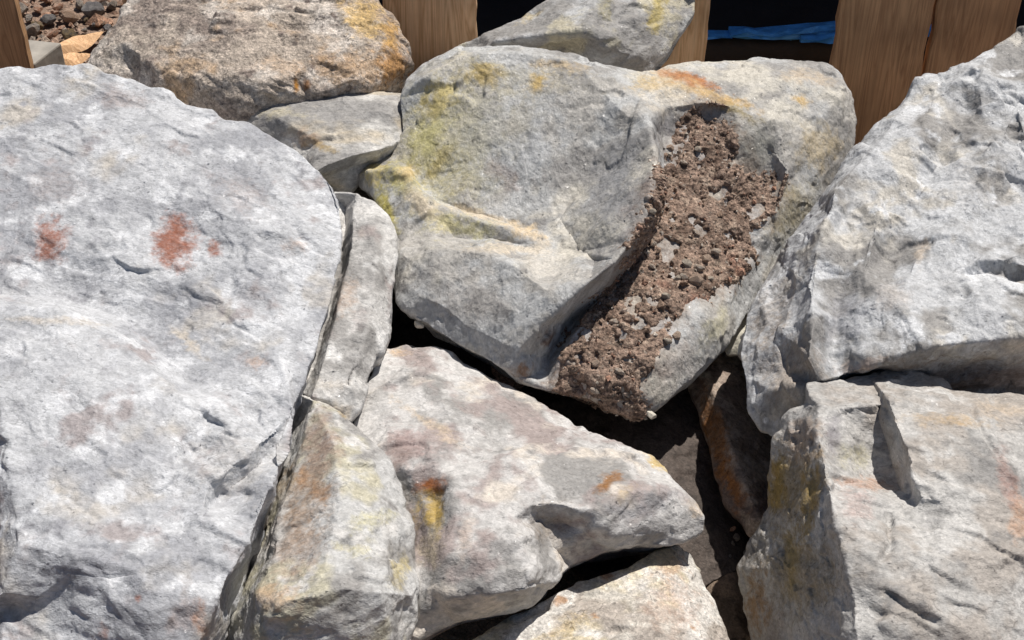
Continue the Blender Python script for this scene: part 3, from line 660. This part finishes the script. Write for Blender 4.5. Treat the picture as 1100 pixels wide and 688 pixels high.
# small slab between
boulder('boulder', 'slant', 'small slanted grey slab with tan streaks, squeezed between the tan and central boulders', 'boulder',
    [(238, 120, -60), (262, 112, -54), (290, 106, -52), (340, 101, -54), (362, 97, -56), (380, 93, -58), (394, 95, -60), (410, 98, -62), (430, 102, -66), (445, 108, -72), (449, 118, -76), (443, 145, -70), (424, 162, -66), (406, 178, -80), (377, 206, -90), (340, 206, -90), (290, 172, -80), (255, 140, -70)],
    [[(338, 186, -20), (352, 178, -18), (378, 168, -18), (404, 162, -24), (420, 156, -40)], [(346, 190, -50), (376, 180, -56), (400, 172, -60)], [(300, 128, -30), (360, 130, -24), (420, 118, -40)], [(340, 150, -22), (390, 145, -24)]],
    0.24, 91, [(214, 211, 206), (GREY, 9, -0.05, 0.3, (0.5, 1, 1)), ((204, 192, 172), 10, 0.05, 0.5, (0.5, 1, 1)), (DGREY, 20, 0.18, 0.7, I)],
    [(330, 148, 22, 12, 15, (176, 150, 128), 0.8), (350, 158, 24, 8, 10, (170, 148, 104), 0.7), (300, 122, 40, 7, 5, (200, 190, 160), 0.6)],
    'grey', strata=((0.3, 0.2, 1), 0.018, 0.002), fac=(0.2, 0.16, 0.1), grain=(0.9, 0.1, 0.3))

# dark stone standing in the gap, and a filler darkened for the gap's shade
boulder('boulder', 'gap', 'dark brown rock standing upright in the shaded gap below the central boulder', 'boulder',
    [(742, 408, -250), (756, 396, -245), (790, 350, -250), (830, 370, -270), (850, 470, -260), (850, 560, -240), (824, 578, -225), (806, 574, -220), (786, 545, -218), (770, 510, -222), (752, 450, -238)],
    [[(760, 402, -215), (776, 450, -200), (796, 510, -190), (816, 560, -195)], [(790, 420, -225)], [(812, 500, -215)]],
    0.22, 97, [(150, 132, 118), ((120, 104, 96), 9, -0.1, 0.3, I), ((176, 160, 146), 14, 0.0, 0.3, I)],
    [(768, 470, 14, 80, -15, (150, 100, 52), 0.8), (790, 520, 12, 40, -20, (160, 104, 50), 0.7), (758, 405, 8, 8, 0, (214, 204, 186), 0.8)], 'dull', fac=(0.2, 0.16, 0.1), grain=(0.3, 0.2, 1))  # pale spot paints sunlight on the rock's tip
boulder('boulder', 'deep', 'filler rock coloured dark for the shade deep in the gap under the central boulder', 'boulder',
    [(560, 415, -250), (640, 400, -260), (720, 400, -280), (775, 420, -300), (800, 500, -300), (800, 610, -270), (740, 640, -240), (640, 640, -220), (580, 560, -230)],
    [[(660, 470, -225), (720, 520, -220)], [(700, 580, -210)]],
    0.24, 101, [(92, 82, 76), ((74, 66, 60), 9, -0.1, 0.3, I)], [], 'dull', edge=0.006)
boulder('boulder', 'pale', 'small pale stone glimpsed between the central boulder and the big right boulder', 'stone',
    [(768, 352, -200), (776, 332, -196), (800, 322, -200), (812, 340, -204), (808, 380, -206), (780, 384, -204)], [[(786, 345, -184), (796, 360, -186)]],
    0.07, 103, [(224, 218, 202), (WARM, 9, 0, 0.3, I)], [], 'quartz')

boulder('boulder', 'underleft', 'added filler rock darkening the deep hole between the slab, wedge and central boulders', 'boulder',  # filler added to keep light out of the hole
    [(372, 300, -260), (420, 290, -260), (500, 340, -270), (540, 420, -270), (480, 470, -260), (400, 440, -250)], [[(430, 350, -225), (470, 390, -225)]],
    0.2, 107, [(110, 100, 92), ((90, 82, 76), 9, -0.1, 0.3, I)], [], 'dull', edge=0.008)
boulder('boulder', 'underback', 'added filler rock down the crack between the small slanted slab and the central boulder', 'boulder',  # filler added to close the crack and keep it dark
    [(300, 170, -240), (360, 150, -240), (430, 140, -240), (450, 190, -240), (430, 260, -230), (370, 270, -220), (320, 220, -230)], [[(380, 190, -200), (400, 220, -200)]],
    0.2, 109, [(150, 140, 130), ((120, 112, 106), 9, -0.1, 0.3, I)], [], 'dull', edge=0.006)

boulder('boulder', 'pocket', 'brown stand-in rock for the shaded right end of the low bottom boulder, left of the blocky lower right one', 'boulder',  # separate brown rock put in for the bottom boulder's shaded end
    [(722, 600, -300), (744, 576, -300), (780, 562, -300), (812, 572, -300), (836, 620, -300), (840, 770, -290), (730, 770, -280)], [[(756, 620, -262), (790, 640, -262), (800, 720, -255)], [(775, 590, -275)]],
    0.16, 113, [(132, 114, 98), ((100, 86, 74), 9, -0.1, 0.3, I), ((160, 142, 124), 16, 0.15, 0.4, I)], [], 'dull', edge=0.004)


# ------------------------------------------------------------------ soil caked in the central boulder's hollow, with its pebbles
def soil_crust():
    o, P, F, fr, base, stn = ROCKS['centre']
    px, py = project(P)
    polys = [[(750, 112), (776, 124), (790, 145), (792, 172), (812, 192), (838, 198), (826, 226), (806, 250), (812, 275), (798, 302), (776, 312), (752, 322), (730, 345), (718, 372), (706, 400), (694, 420), (698, 450), (655, 444), (615, 428), (592, 418), (600, 390), (618, 355), (640, 326), (664, 300), (676, 280), (680, 252), (684, 232), (694, 205), (700, 190), (720, 165), (732, 140)]]
    m = np.zeros(len(P))
    for pl in polys:
        best = np.full(len(P), 1e9); ins = np.zeros(len(P), bool)
        for (x0, y0), (x1, y1) in zip(pl, pl[1:] + pl[:1]):
            dx, dy = x1 - x0, y1 - y0
            t = np.clip(((px - x0) * dx + (py - y0) * dy) / (dx * dx + dy * dy), 0, 1)
            best = np.minimum(best, np.hypot(px - x0 - t * dx, py - y0 - t * dy))
            cr = ((y0 > py) != (y1 > py)) & (px < (x1 - x0) * (py - y0) / ((y1 - y0) or 1e-9) + x0)
            ins ^= cr
        sd = np.where(ins, best, -best)
        m = np.maximum(m, sst(-16, 20, sd + 26 * fbm(P * 36 + 4, 5, 0.7)))
    # bare rock islands
    for (x, y, rx, ry, a) in ((722, 388, 14, 44, 40), (745, 345, 16, 26, 40), (712, 150, 8, 20, 30), (590, 400, 12, 16, 0)):
        a = math.radians(a); dx, dy = px - x, py - y
        d = np.hypot((dx * math.cos(a) + dy * math.sin(a)) / rx, (-dx * math.sin(a) + dy * math.cos(a)) / ry)
        m *= sst(0.7, 1.2, d + 0.5 * fbm(P * 60, 3))
    m *= (fr > 0.5)
    # dust washed over the stone round the crust
    dust = 0.45 * sst(-22, 12, sd + 40 * fbm(P * 22 + 14, 5, 0.7)) * (fr > 0.5)
    w = (dust / np.maximum(dust + stn[:, 3] * (1 - dust), 1e-6))[:, None]
    stn[:, :3] = stn[:, :3] * (1 - w) + lin((150, 124, 106)) * 0.8 * w
    stn[:, 3] = dust + stn[:, 3] * (1 - dust)
    o.data.color_attributes['stain'].data.foreach_set('color', stn.astype(np.float32).ravel())
    tri = F[(m[F] > 0.02).all(1)]
    u, inv = np.unique(tri, return_inverse=True)
    V = np.concatenate([P[u], m[u][:, None], np.full((len(u), 1), 0.0021)], 1)
    G = inv.reshape(-1, 3)
    N0 = normals(P, F)[u]
    V = np.concatenate([V, N0], 1)
    V, G = refine(V, G, 4, 3)
    Q = V[:, :3]; mm = V[:, 3]; n = V[:, 5:8]
    clump = 2.2 * fbm(Q * 26 + 8, 6, 0.62) + 0.5 * np.abs(fbm(Q * 130 + 2, 3, 0.6)) * 1.6 + 0.25 * fbm(Q * 300, 2)
    pit = sst(0.12, 0.42, fbm(Q * 30 + 40, 4, 0.55))
    hgt = -0.0045 + 0.0085 * mm + 0.0042 * clump - 0.013 * pit * mm
    Q = Q + n * hgt[:, None]
    c = np.tile(lin((164, 140, 124)), (len(Q), 1))
    for col, fq, lo, hi in (((126, 104, 90), 22, -0.05, 0.25), ((182, 160, 142), 55, 0.05, 0.35), ((86, 68, 58), 70, 0.1, 0.4), ((166, 128, 110), 12, 0.15, 0.4), ((205, 192, 178), 120, 0.25, 0.5)):
        k = sst(lo, hi, fbm(Q * fq + 3 + fq, 4, 0.6))[:, None]
        c = c * (1 - k) + lin(col) * k
    me = mesh_from('soil_crust', Q - base, G, MAT['soil'], True, c * 0.78)
    s = link('soil_crust', me, o, label='rough brown dried soil caked in the hollow', kind='stuff')
    # mixed grit lying in and around the crust
    rng = np.random.RandomState(77)
    QN = normals(Q, G)
    pick = rng.choice(len(Q), 700, p=(mm + 0.15) / (mm + 0.15).sum())
    octa = np.array([(1, 0, 0), (-1, 0, 0), (0, 1, 0), (0, -1, 0), (0, 0, 1), (0, 0, -1)], float)
    of = np.array([(0, 2, 4), (2, 1, 4), (1, 3, 4), (3, 0, 4), (2, 0, 5), (1, 2, 5), (3, 1, 5), (0, 3, 5)])
    sz = np.exp(rng.normal(-6.3, 0.5, len(pick)))
    V3 = octa[None] * sz[:, None, None] * rng.uniform(0.5, 1.4, (len(pick), 6, 1))
    rot = np.linalg.qr(rng.normal(size=(len(pick), 3, 3)))[0]
    V3 = np.einsum('nij,nkj->nki', rot, V3) + (Q[pick] + QN[pick] * (sz * 0.5)[:, None])[:, None]
    pc = lin(np.array([(196, 176, 160), (150, 126, 108), (140, 118, 102), (196, 184, 170), (170, 132, 112)]))[rng.randint(0, 5, len(pick))]
    mg = mesh_from('grit', V3.reshape(-1, 3) - base, (of[None] + (np.arange(len(pick)) * 6)[:, None, None]).reshape(-1, 3), MAT['stone'], False, np.repeat(pc, 6, 0) * 0.85)
    link('grit', mg, s, kind='stuff')
    return s, Q, QN
def pebble_mesh(name, seed, mat, cols, sub=3, flat=(1, 0.8, 0.6), rough=0.22, chips=14):
    """A broken stone of about unit radius."""
    rng = np.random.RandomState(seed)
    t = (1 + 5 ** 0.5) / 2
    V = np.array([(-1, t, 0), (1, t, 0), (-1, -t, 0), (1, -t, 0), (0, -1, t), (0, 1, t), (0, -1, -t), (0, 1, -t), (t, 0, -1), (t, 0, 1), (-t, 0, -1), (-t, 0, 1)], float)
    V /= np.linalg.norm(V, axis=1)[:, None]
    F = np.array([(0, 11, 5), (0, 5, 1), (0, 1, 7), (0, 7, 10), (0, 10, 11), (1, 5, 9), (5, 11, 4), (11, 10, 2), (10, 7, 6), (7, 1, 8), (3, 9, 4), (3, 4, 2), (3, 2, 6), (3, 6, 8), (3, 8, 9), (4, 9, 5), (2, 4, 11), (6, 2, 10), (8, 6, 7), (9, 8, 1)])
    A = np.concatenate([V, np.full((12, 1), 1.2 / 2 ** sub)], 1)
    A, F = refine(A, F, 3)
    P = A[:, :3] / np.linalg.norm(A[:, :3], axis=1)[:, None]
    P = P * (1 + rough * fbm(P * 1.3 + rng.uniform(0, 50, 3), 3))[:, None]
    for _ in range(chips):
        n = rng.normal(size=3); n /= np.linalg.norm(n)
        d = P @ n - rng.uniform(0.62, 0.9)
        P = P - np.clip(d, 0, 1)[:, None] * n
    P = P * np.array(flat)
    P = P * (1 + 0.04 * fbm(P * 6 + 3, 3))[:, None]
    c = np.tile(lin(cols[0]), (len(P), 1))
    for k, col in enumerate(cols[1:]):
        w = sst(-0.1, 0.3, fbm(P * 2.2 + 9 * k + seed, 4))[:, None]
        c = c * (1 - w) + lin(col) * w
    return mesh_from(name, P, F, mat, True, c * 1.05)
crust, CQ, CN = soil_crust()
cb = ROCKS['centre'][4]
cpx, cpy = project(CQ)
peb = [pebble_mesh('pebble', 200 + k, MAT['stone'], cl, 3, fl) for k, (cl, fl) in enumerate([(((216, 202, 184), (190, 176, 160)), (1, 0.7, 0.55)), (((204, 184, 166), (220, 208, 194)), (1, 0.8, 0.6)), (((186, 162, 144), (204, 182, 162)), (1, 0.85, 0.7))])]
rp = random.Random(5)
for (x, y, r) in [(746, 302, 10), (757, 279, 7), (738, 285, 7), (750, 289, 8), (762, 300, 5), (735, 298, 5), (770, 292, 5), (728, 300, 5), (716, 320, 6), (725, 362, 7), (716, 366, 6), (700, 288, 5), (665, 400, 6), (640, 392, 6), (660, 345, 6), (690, 335, 5), (720, 160, 6), (735, 176, 5), (750, 160, 5), (700, 228, 5), (640, 420, 6), (676, 425, 6), (748, 250, 5), (768, 270, 6), (715, 270, 5)]:
    i = int(np.argmin((cpx - x) ** 2 + (cpy - y) ** 2))
    q = CQ[i] + CN[i] * 0.002 - cb
    p = link('pebble', peb[rp.randrange(3)], crust, q)
    s = r * 0.00122
    p.scale = (s, s, s); p.rotation_euler = (rp.uniform(0, 6), rp.uniform(-0.5, 0.5), rp.uniform(-0.4, 0.4))

# ------------------------------------------------------------------ ground
def ground():
    n = 60
    pts, fs = [], []
    gx = np.concatenate([[-260, -60, -12], np.linspace(-4, 4, n), [12, 60, 260]]); gy = np.concatenate([[-260, -60, -8], np.linspace(-1, 7, n), [14, 60, 260]])
    X, Y = np.meshgrid(gx, gy)
    P = np.stack([X.ravel(), Y.ravel(), np.zeros(X.size)], 1)
    P[:, 2] = -0.006 + 0.012 * fbm(P * 2.3, 3) * (np.abs(P[:, 0]) < 5)
    w = len(gx)
    F = []
    for j in range(len(gy) - 1):
        for i in range(w - 1):
            a = j * w + i
            F += [(a, a + 1, a + w + 1), (a, a + w + 1, a + w)]
    c = np.tile(lin((168, 142, 124)), (len(P), 1))
    return link('ground', mesh_from('ground', P, np.array(F), MAT['soil'], True, c * 0.7), kind='structure')
ground()

# ------------------------------------------------------------------ timber bin: upright boards on rails
def board_mesh(name, x0, x1, z0, z1, th, mat, seed, ragged=0.0):
    rng = np.random.RandomState(seed)
    nz = 26
    zs = np.linspace(z0, z1, nz)
    V, F = [], []
    b = 0.003
    for k, z in enumerate(zs):
        l = x0 + 0.0012 * rng.normal(); r = x1 + 0.0012 * rng.normal() + ragged * rng.uniform(-1, 0.4)
        sec = [(l + b, 0), (r - b, 0), (r, b), (r, th - b), (r - b, th), (l + b, th), (l, th - b), (l, b)]
        V += [(x, y, z) for x, y in sec]
    for k in range(nz - 1):
        for i in range(8):
            j = (i + 1) % 8
            a = k * 8
            F.append((a + i, a + j, a + 8 + j, a + 8 + i))
    F.append(tuple(range(7, -1, -1))); F.append(tuple((nz - 1) * 8 + i for i in range(8)))
    return mesh_poly(name, V, F, mat)
def mesh_poly(name, V, F, mat, smooth_sh=False):
    me = bpy.data.meshes.new(name); me.from_pydata([tuple(v) for v in V], [], F); me.update()
    me.materials.append(mat)
    for p in me.polygons: p.use_smooth = smooth_sh
    return me

WD = [wood_material('board_wood_%d' % k, d, l, 3.1 * k + 1) for k, (d, l) in enumerate([((0.60, 0.36, 0.20), (0.84, 0.57, 0.36)), ((0.62, 0.35, 0.17), (0.86, 0.55, 0.31)), ((0.44, 0.24, 0.12), (0.64, 0.38, 0.20))])]
bin_o = link('timber_bin', None, None, (0, BOARD_Y, 0), 'open timber bin of upright brown boards standing behind the heap of boulders', 'bin')
def bx(px): return on_y(px, 0, BOARD_Y)[0]
# board edges measured along the top of the picture
for k, (a, b, top, mi, rag, back) in enumerate([(-86, 15, 0.70, 2, 0, 0), (130, 228, 0.66, 1, 0, 0), (411, 514, 0.66, 0, 0.006, 0), (660, 763, 0.66, 1, 0.001, 0), (905, 1006, 0.70, 2, 0, 0), (1010, 1100, 0.70, 2, 0, 0.006), (1180, 1280, 0.70, 0, 0, 0), (-320, -220, 0.70, 0, 0, 0)]):
    o = link('board', board_mesh('board', bx(a), bx(b), 0.0, top, 0.024, WD[mi], 300 + k, rag), bin_o, (0, back, 0))
for z in (0.06, 0.20):
    V = [(x, y, zz) for x in (-1.35, 1.25) for y in (0.0315, 0.07) for zz in (z - 0.04, z + 0.04)]
    link('rail', mesh_poly('rail', V, [(0, 1, 3, 2), (4, 6, 7, 5), (0, 4, 5, 1), (2, 3, 7, 6), (0, 2, 6, 4), (1, 5, 7, 3)], WD[2]), bin_o)

# ------------------------------------------------------------------ black backdrop for the deep shade behind the boards, and blue sheet
def plain(name, col, rough, bump=0.0, bscale=30.0):
    m, nt, bs = new_mat(name)
    tc = N(nt, 'ShaderNodeTexCoord')
    n = N(nt, 'ShaderNodeTexNoise', _Scale=bscale, _Detail=6.0); nt.links.new(tc.outputs['Object'], n.inputs['Vector'])
    r = ramp(nt, [(0.3, [c * 0.7 for c in col]), (0.7, [c * 1.15 for c in col])]); nt.links.new(n.outputs[0], r.inputs[0])
    nt.links.new(r.outputs[0], bs.inputs['Base Color'])
    if bump:
        b = N(nt, 'ShaderNodeBump', _Strength=bump, _Distance=0.01); nt.links.new(n.outputs[0], b.inputs['Height']); nt.links.new(b.outputs[0], bs.inputs['Normal'])
    bs.inputs['Roughness'].default_value = rough
    return m
M_BLACK = plain('black_shade', (0.010, 0.010, 0.012), 0.7, 0.3)  # black colour paints the deep shade behind the boards
M_BLUE = plain('blue_tarpaulin', (0.07, 0.34, 0.85), 0.4, 0.35, 60.0)
def grid_patch(prof, x0, x1, nx, seed, amp):
    """Sheet swept along X from a (y, z) profile, with creases."""
    prof = np.array(prof, float)
    seg = np.concatenate([[0], np.cumsum(np.linalg.norm(np.diff(prof, axis=0), axis=1))])
    ns = int(seg[-1] / 0.02) + 2
    t = np.linspace(0, seg[-1], ns)
    yy = np.interp(t, seg, prof[:, 0]); zz = np.interp(t, seg, prof[:, 1])
    xs = np.linspace(x0, x1, nx)
    P = np.array([(x, y, z) for y, z in zip(yy, zz) for x in xs])
    F = []
    for j in range(ns - 1):
        for i in range(nx - 1):
            a = j * nx + i
            F += [(a, a + 1, a + nx + 1), (a, a + nx + 1, a + nx)]
    F = np.array(F)
    Nn = normals(P, F)
    P = P + Nn * (amp * fbm(P * np.array([7, 4, 4]) + seed, 4, 0.5, True))[:, None]
    P[:, 2] = np.maximum(P[:, 2], 0.004)
    return P, F
P, F = grid_patch([(2.50, 0.0), (2.50, 0.33), (2.72, 0.345), (2.74, 1.3), (3.9, 1.34), (3.92, 0.0)], -0.42, 1.9, 120, 4, 0.012)
link('shade_backdrop', mesh_from('shade_backdrop', P, F, M_BLACK), None, None, 'black backdrop with a low front step, standing for deep shade behind the boards', 'stack')
# blue sheet: folded strips lying along the step
def fold(pts, rng):
    V, F = [], []
    n = len(pts)
    for (x, yy, Y, ww) in pts:
        c = on_y(x, yy, Y)
        for k, (dy, dz) in enumerate([(0, -0.5), (-0.010, -0.2), (-0.004, 0.1), (-0.012, 0.35), (0.004, 0.5), (0.02, 0.3), (0.02, -0.4)]):
            V.append((c[0], c[1] - BLUE_Y + dy + 0.003 * rng.normal(), c[2] + dz * ww + 0.001 * rng.normal()))
    for i in range(n - 1):
        for k in range(7):
            a = i * 7 + k; c_ = i * 7 + (k + 1) % 7
            F.append((a, c_, c_ + 7, a + 7))
    F.append(tuple(range(6, -1, -1))); F.append(tuple((n - 1) * 7 + k for k in range(7)))
    return mesh_poly('fold', V, F, M_BLUE)
BLUE_Y = 2.50
ys = BLUE_Y
rng8 = np.random.RandomState(8)
blue_o = link('blue_tarpaulin', None, None, (0, BLUE_Y, 0), 'crumpled blue plastic sheet seen through the gap between boards', 'tarpaulin')
for pts in ([(750, 38.5, ys, .004), (775, 38.5, ys, .004), (786, 39, ys, .006)],
            [(784, 36, ys, .016), (802, 36, ys, .018), (812, 38, ys, .014), (830, 39, ys, .013), (850, 38, ys, .020), (870, 36, ys, .026), (880, 33, ys, .018), (898, 30.5, ys, .014), (902, 31, ys, .010)],
            [(860, 43, ys - .015, .010), (878, 42, ys - .015, .014), (890, 41, ys - .015, .018), (904, 40, ys - .015, .024), (960, 38, ys - .015, .02), (1012, 33, ys - .01, .016)]):
    link('fold', fold(pts, rng8), blue_o)

# ------------------------------------------------------------------ timber offcut and rubble on the ground at top left
def offcut():
    z1 = 0.09
    A = on_z(66, 46, z1); B = on_z(36, 69, z1); C = on_z(-30, 60, z1); D_ = on_z(10, 40, z1)
    pts = [A, B, C, D_]
    V = [tuple(p) for p in pts] + [(p[0], p[1], 0.004) for p in pts]
    F = [(0, 3, 2, 1), (4, 5, 6, 7), (0, 1, 5, 4), (1, 2, 6, 5), (2, 3, 7, 6), (3, 0, 4, 7)]
    m = plain('weathered_grey_timber', (0.36, 0.33, 0.29), 0.8, 0.3, 25.0)
    o = link('timber_offcut', mesh_poly('timber_offcut', V, F, m), None, None, 'weathered grey sawn timber offcut lying on the ground behind the leftmost board', 'timber')
    bv = o.modifiers.new('bevel', 'BEVEL'); bv.width = 0.004; bv.segments = 2
offcut()
RC = [((150, 142, 134), (120, 112, 106), (176, 160, 146)), ((186, 160, 140), (160, 130, 108)), ((140, 120, 90), (110, 98, 84)), ((176, 130, 104), (196, 166, 146)), ((120, 116, 116), (150, 146, 142))]
rub = [pebble_mesh('rubble_stone', 400 + k, MAT['stone'], c, 4, f, 0.3, 18) for k, (c, f) in enumerate(zip(RC, [(1, 0.8, 0.75), (1, 0.75, 0.6), (0.9, 0.8, 0.9), (1, 0.7, 0.5), (1, 0.9, 0.7)]))]
big = [(52, 17, 9, 4, 'whitish grey rubble stone beside the leftmost board'), (75, 15, 13, 1, 'pinkish grey rubble stone, middle of the top left rubble'), (99, 9, 13, 4, 'dark grey rubble stone near the tan boulder'), (74, 35, 10, 2, 'olive brown blocky stone by the timber offcut'),
       (33, 30, 11, 0, 'flat grey stone touching the leftmost board'), (55, 33, 9, 3, 'reddish flat stone just behind the timber offcut'), (38, 24, 8, 2, 'tan knobbly stone behind the flat grey stone'), (114, 24, 5, 4, 'little grey stone beside the tan boulder')]
rb = random.Random(9)
for (x, y, r, k, lab) in big:
    c = on_z(x, y, 0.02)
    s = r * 0.0022
    o = link('rubble_stone', rub[k], None, (c[0], c[1], s * 0.5), lab, 'stone', 'rubble stones on the soil behind the bin')
    o.scale = (s, s, s); o.rotation_euler = (rb.uniform(-0.4, 0.4), rb.uniform(-0.4, 0.4), rb.uniform(0, 6))
for (x, y, r) in [(22, 8, 9), (40, 6, 8), (62, 4, 8), (85, 2, 8), (48, -4, 10), (120, 2, 7), (110, -4, 8), (90, 28, 4), (100, 22, 4), (65, 26, 5), (84, 46, 4), (30, 16, 6), (92, 17, 4), (58, 9, 5), (18, 22, 6), (75, 50, 4), (98, 33, 4)]:
    c = on_z(x, y, 0.015); s = r * 0.0022
    o = link('rubble_stone', rub[rb.randrange(5)], None, (c[0], c[1], s * 0.4), 'smaller loose stone among the rubble at top left', 'stone', 'rubble stones on the soil behind the bin')
    o.scale = (s, s, s); o.rotation_euler = (rb.uniform(-0.4, 0.4), rb.uniform(-0.4, 0.4), rb.uniform(0, 6))
# crumbly reddish soil and grit between the rubble, uncountable
def grit():
    rng = np.random.RandomState(3)
    octa = np.array([(1, 0, 0), (-1, 0, 0), (0, 1, 0), (0, -1, 0), (0, 0, 1), (0, 0, -1)], float)
    of = np.array([(0, 2, 4), (2, 1, 4), (1, 3, 4), (3, 0, 4), (2, 0, 5), (1, 2, 5), (3, 1, 5), (0, 3, 5)])
    n = 5200
    a = on_z(10, 60, 0); 
    xs = rng.uniform(-1.75, -0.55, n); ys = rng.uniform(2.4, 4.6, n)
    s = np.exp(rng.normal(-5.0, 0.45, n))
    V = octa[None] * s[:, None, None] * rng.uniform(0.5, 1.5, (n, 6, 1)) * np.array([1, 1, 0.7])
    ang = rng.uniform(0, 6.3, n); ca, sa = np.cos(ang)[:, None], np.sin(ang)[:, None]
    x = V[:, :, 0] * ca - V[:, :, 1] * sa; y = V[:, :, 0] * sa + V[:, :, 1] * ca
    P = np.stack([x + xs[:, None], y + ys[:, None], V[:, :, 2] + (s * 0.3)[:, None]], 2).reshape(-1, 3)
    F = (of[None] + (np.arange(n) * 6)[:, None, None]).reshape(-1, 3)
    pal = lin(np.array([(190, 160, 140), (166, 134, 114), (200, 178, 160), (160, 146, 134), (180, 142, 118)]))
    c = np.repeat(pal[rng.randint(0, 5, n)], 6, 0) * 0.75
    link('gravel', mesh_from('gravel', P, F, MAT['stone'], False, c), None, None, 'loose reddish gravel and grit on the soil behind the bin', 'gravel', None, 'stuff')
grit()
# bark strips
def bark(x0, y0, x1, y1, w, lab):
    a, b = on_z(x0, y0, 0.02), on_z(x1, y1, 0.02)
    d = (b - a); L_ = np.linalg.norm(d); d /= L_
    s = np.cross(d, [0, 0, 1])
    V, F = [], []
    n = 9
    for i in range(n):
        t = i / (n - 1); c = a + d * L_ * t
        ww = w * (0.6 + 0.5 * math.sin(t * 3.0)) 
        for k, (u, h) in enumerate([(-1, 0), (-0.5, 0.5), (0.4, 0.6), (1, 0.1), (0.4, -0.2), (-0.5, -0.2)]):
            V.append(tuple(c + s * u * ww + np.array([0, 0, h * w * 0.8 + 0.01 * math.sin(t * 4 + k)])))
    for i in range(n - 1):
        for k in range(6):
            p, q = i * 6 + k, i * 6 + (k + 1) % 6
            F.append((p, q, q + 6, p + 6))
    F.append(tuple(range(5, -1, -1))); F.append(tuple((n - 1) * 6 + k for k in range(6)))
    link('bark_strip', mesh_poly('bark_strip', V, F, WD[1]), None, None, lab, 'bark', 'bark strips among the rubble')
bark(64, 57, 108, 36, 0.02, 'long curved brown bark strip beside the tan boulder')
bark(62, 68, 98, 60, 0.016, 'short reddish bark strip between the timber offcut and the tan boulder')

# ------------------------------------------------------------------ small chips lying in the gaps
chip = pebble_mesh('stone_chip', 511, MAT['quartz'], ((230, 222, 206), (214, 204, 188)), 3, (1, 0.6, 0.5), 0.2, 16)
for (x, y, h, r, rot, lab) in [(700, 446, -60, 9, (0.3, 0.9, 0.4), 'tiny sunlit pale chip in the gap under the tip of the central boulder'), (450, 349, -70, 8, (0.2, 0.3, -0.6), 'small pale splinter in the black hole below the central boulder')]:
    c = P3(x, y, zb(y) + h); s = r * 0.0011
    o = link('stone_chip', chip, None, c, lab, 'stone'); o.scale = (s, s, s); o.rotation_euler = rot
gb = random.Random(4)
for i in range(14):
    x, y = gb.uniform(748, 806), gb.uniform(566, 602)
    c = P3(x, y, zb(y) - 262 + gb.uniform(-6, 10)); s = gb.uniform(2, 6) * 0.0012
    o = link('stone_chip', rub[gb.randrange(5)], None, c, 'small loose stone in the dark pocket behind the low bottom boulder', 'stone', 'loose stones in the dark pocket'); o.scale = (s, s, s); o.rotation_euler = (gb.uniform(0, 6), gb.uniform(0, 6), 0)
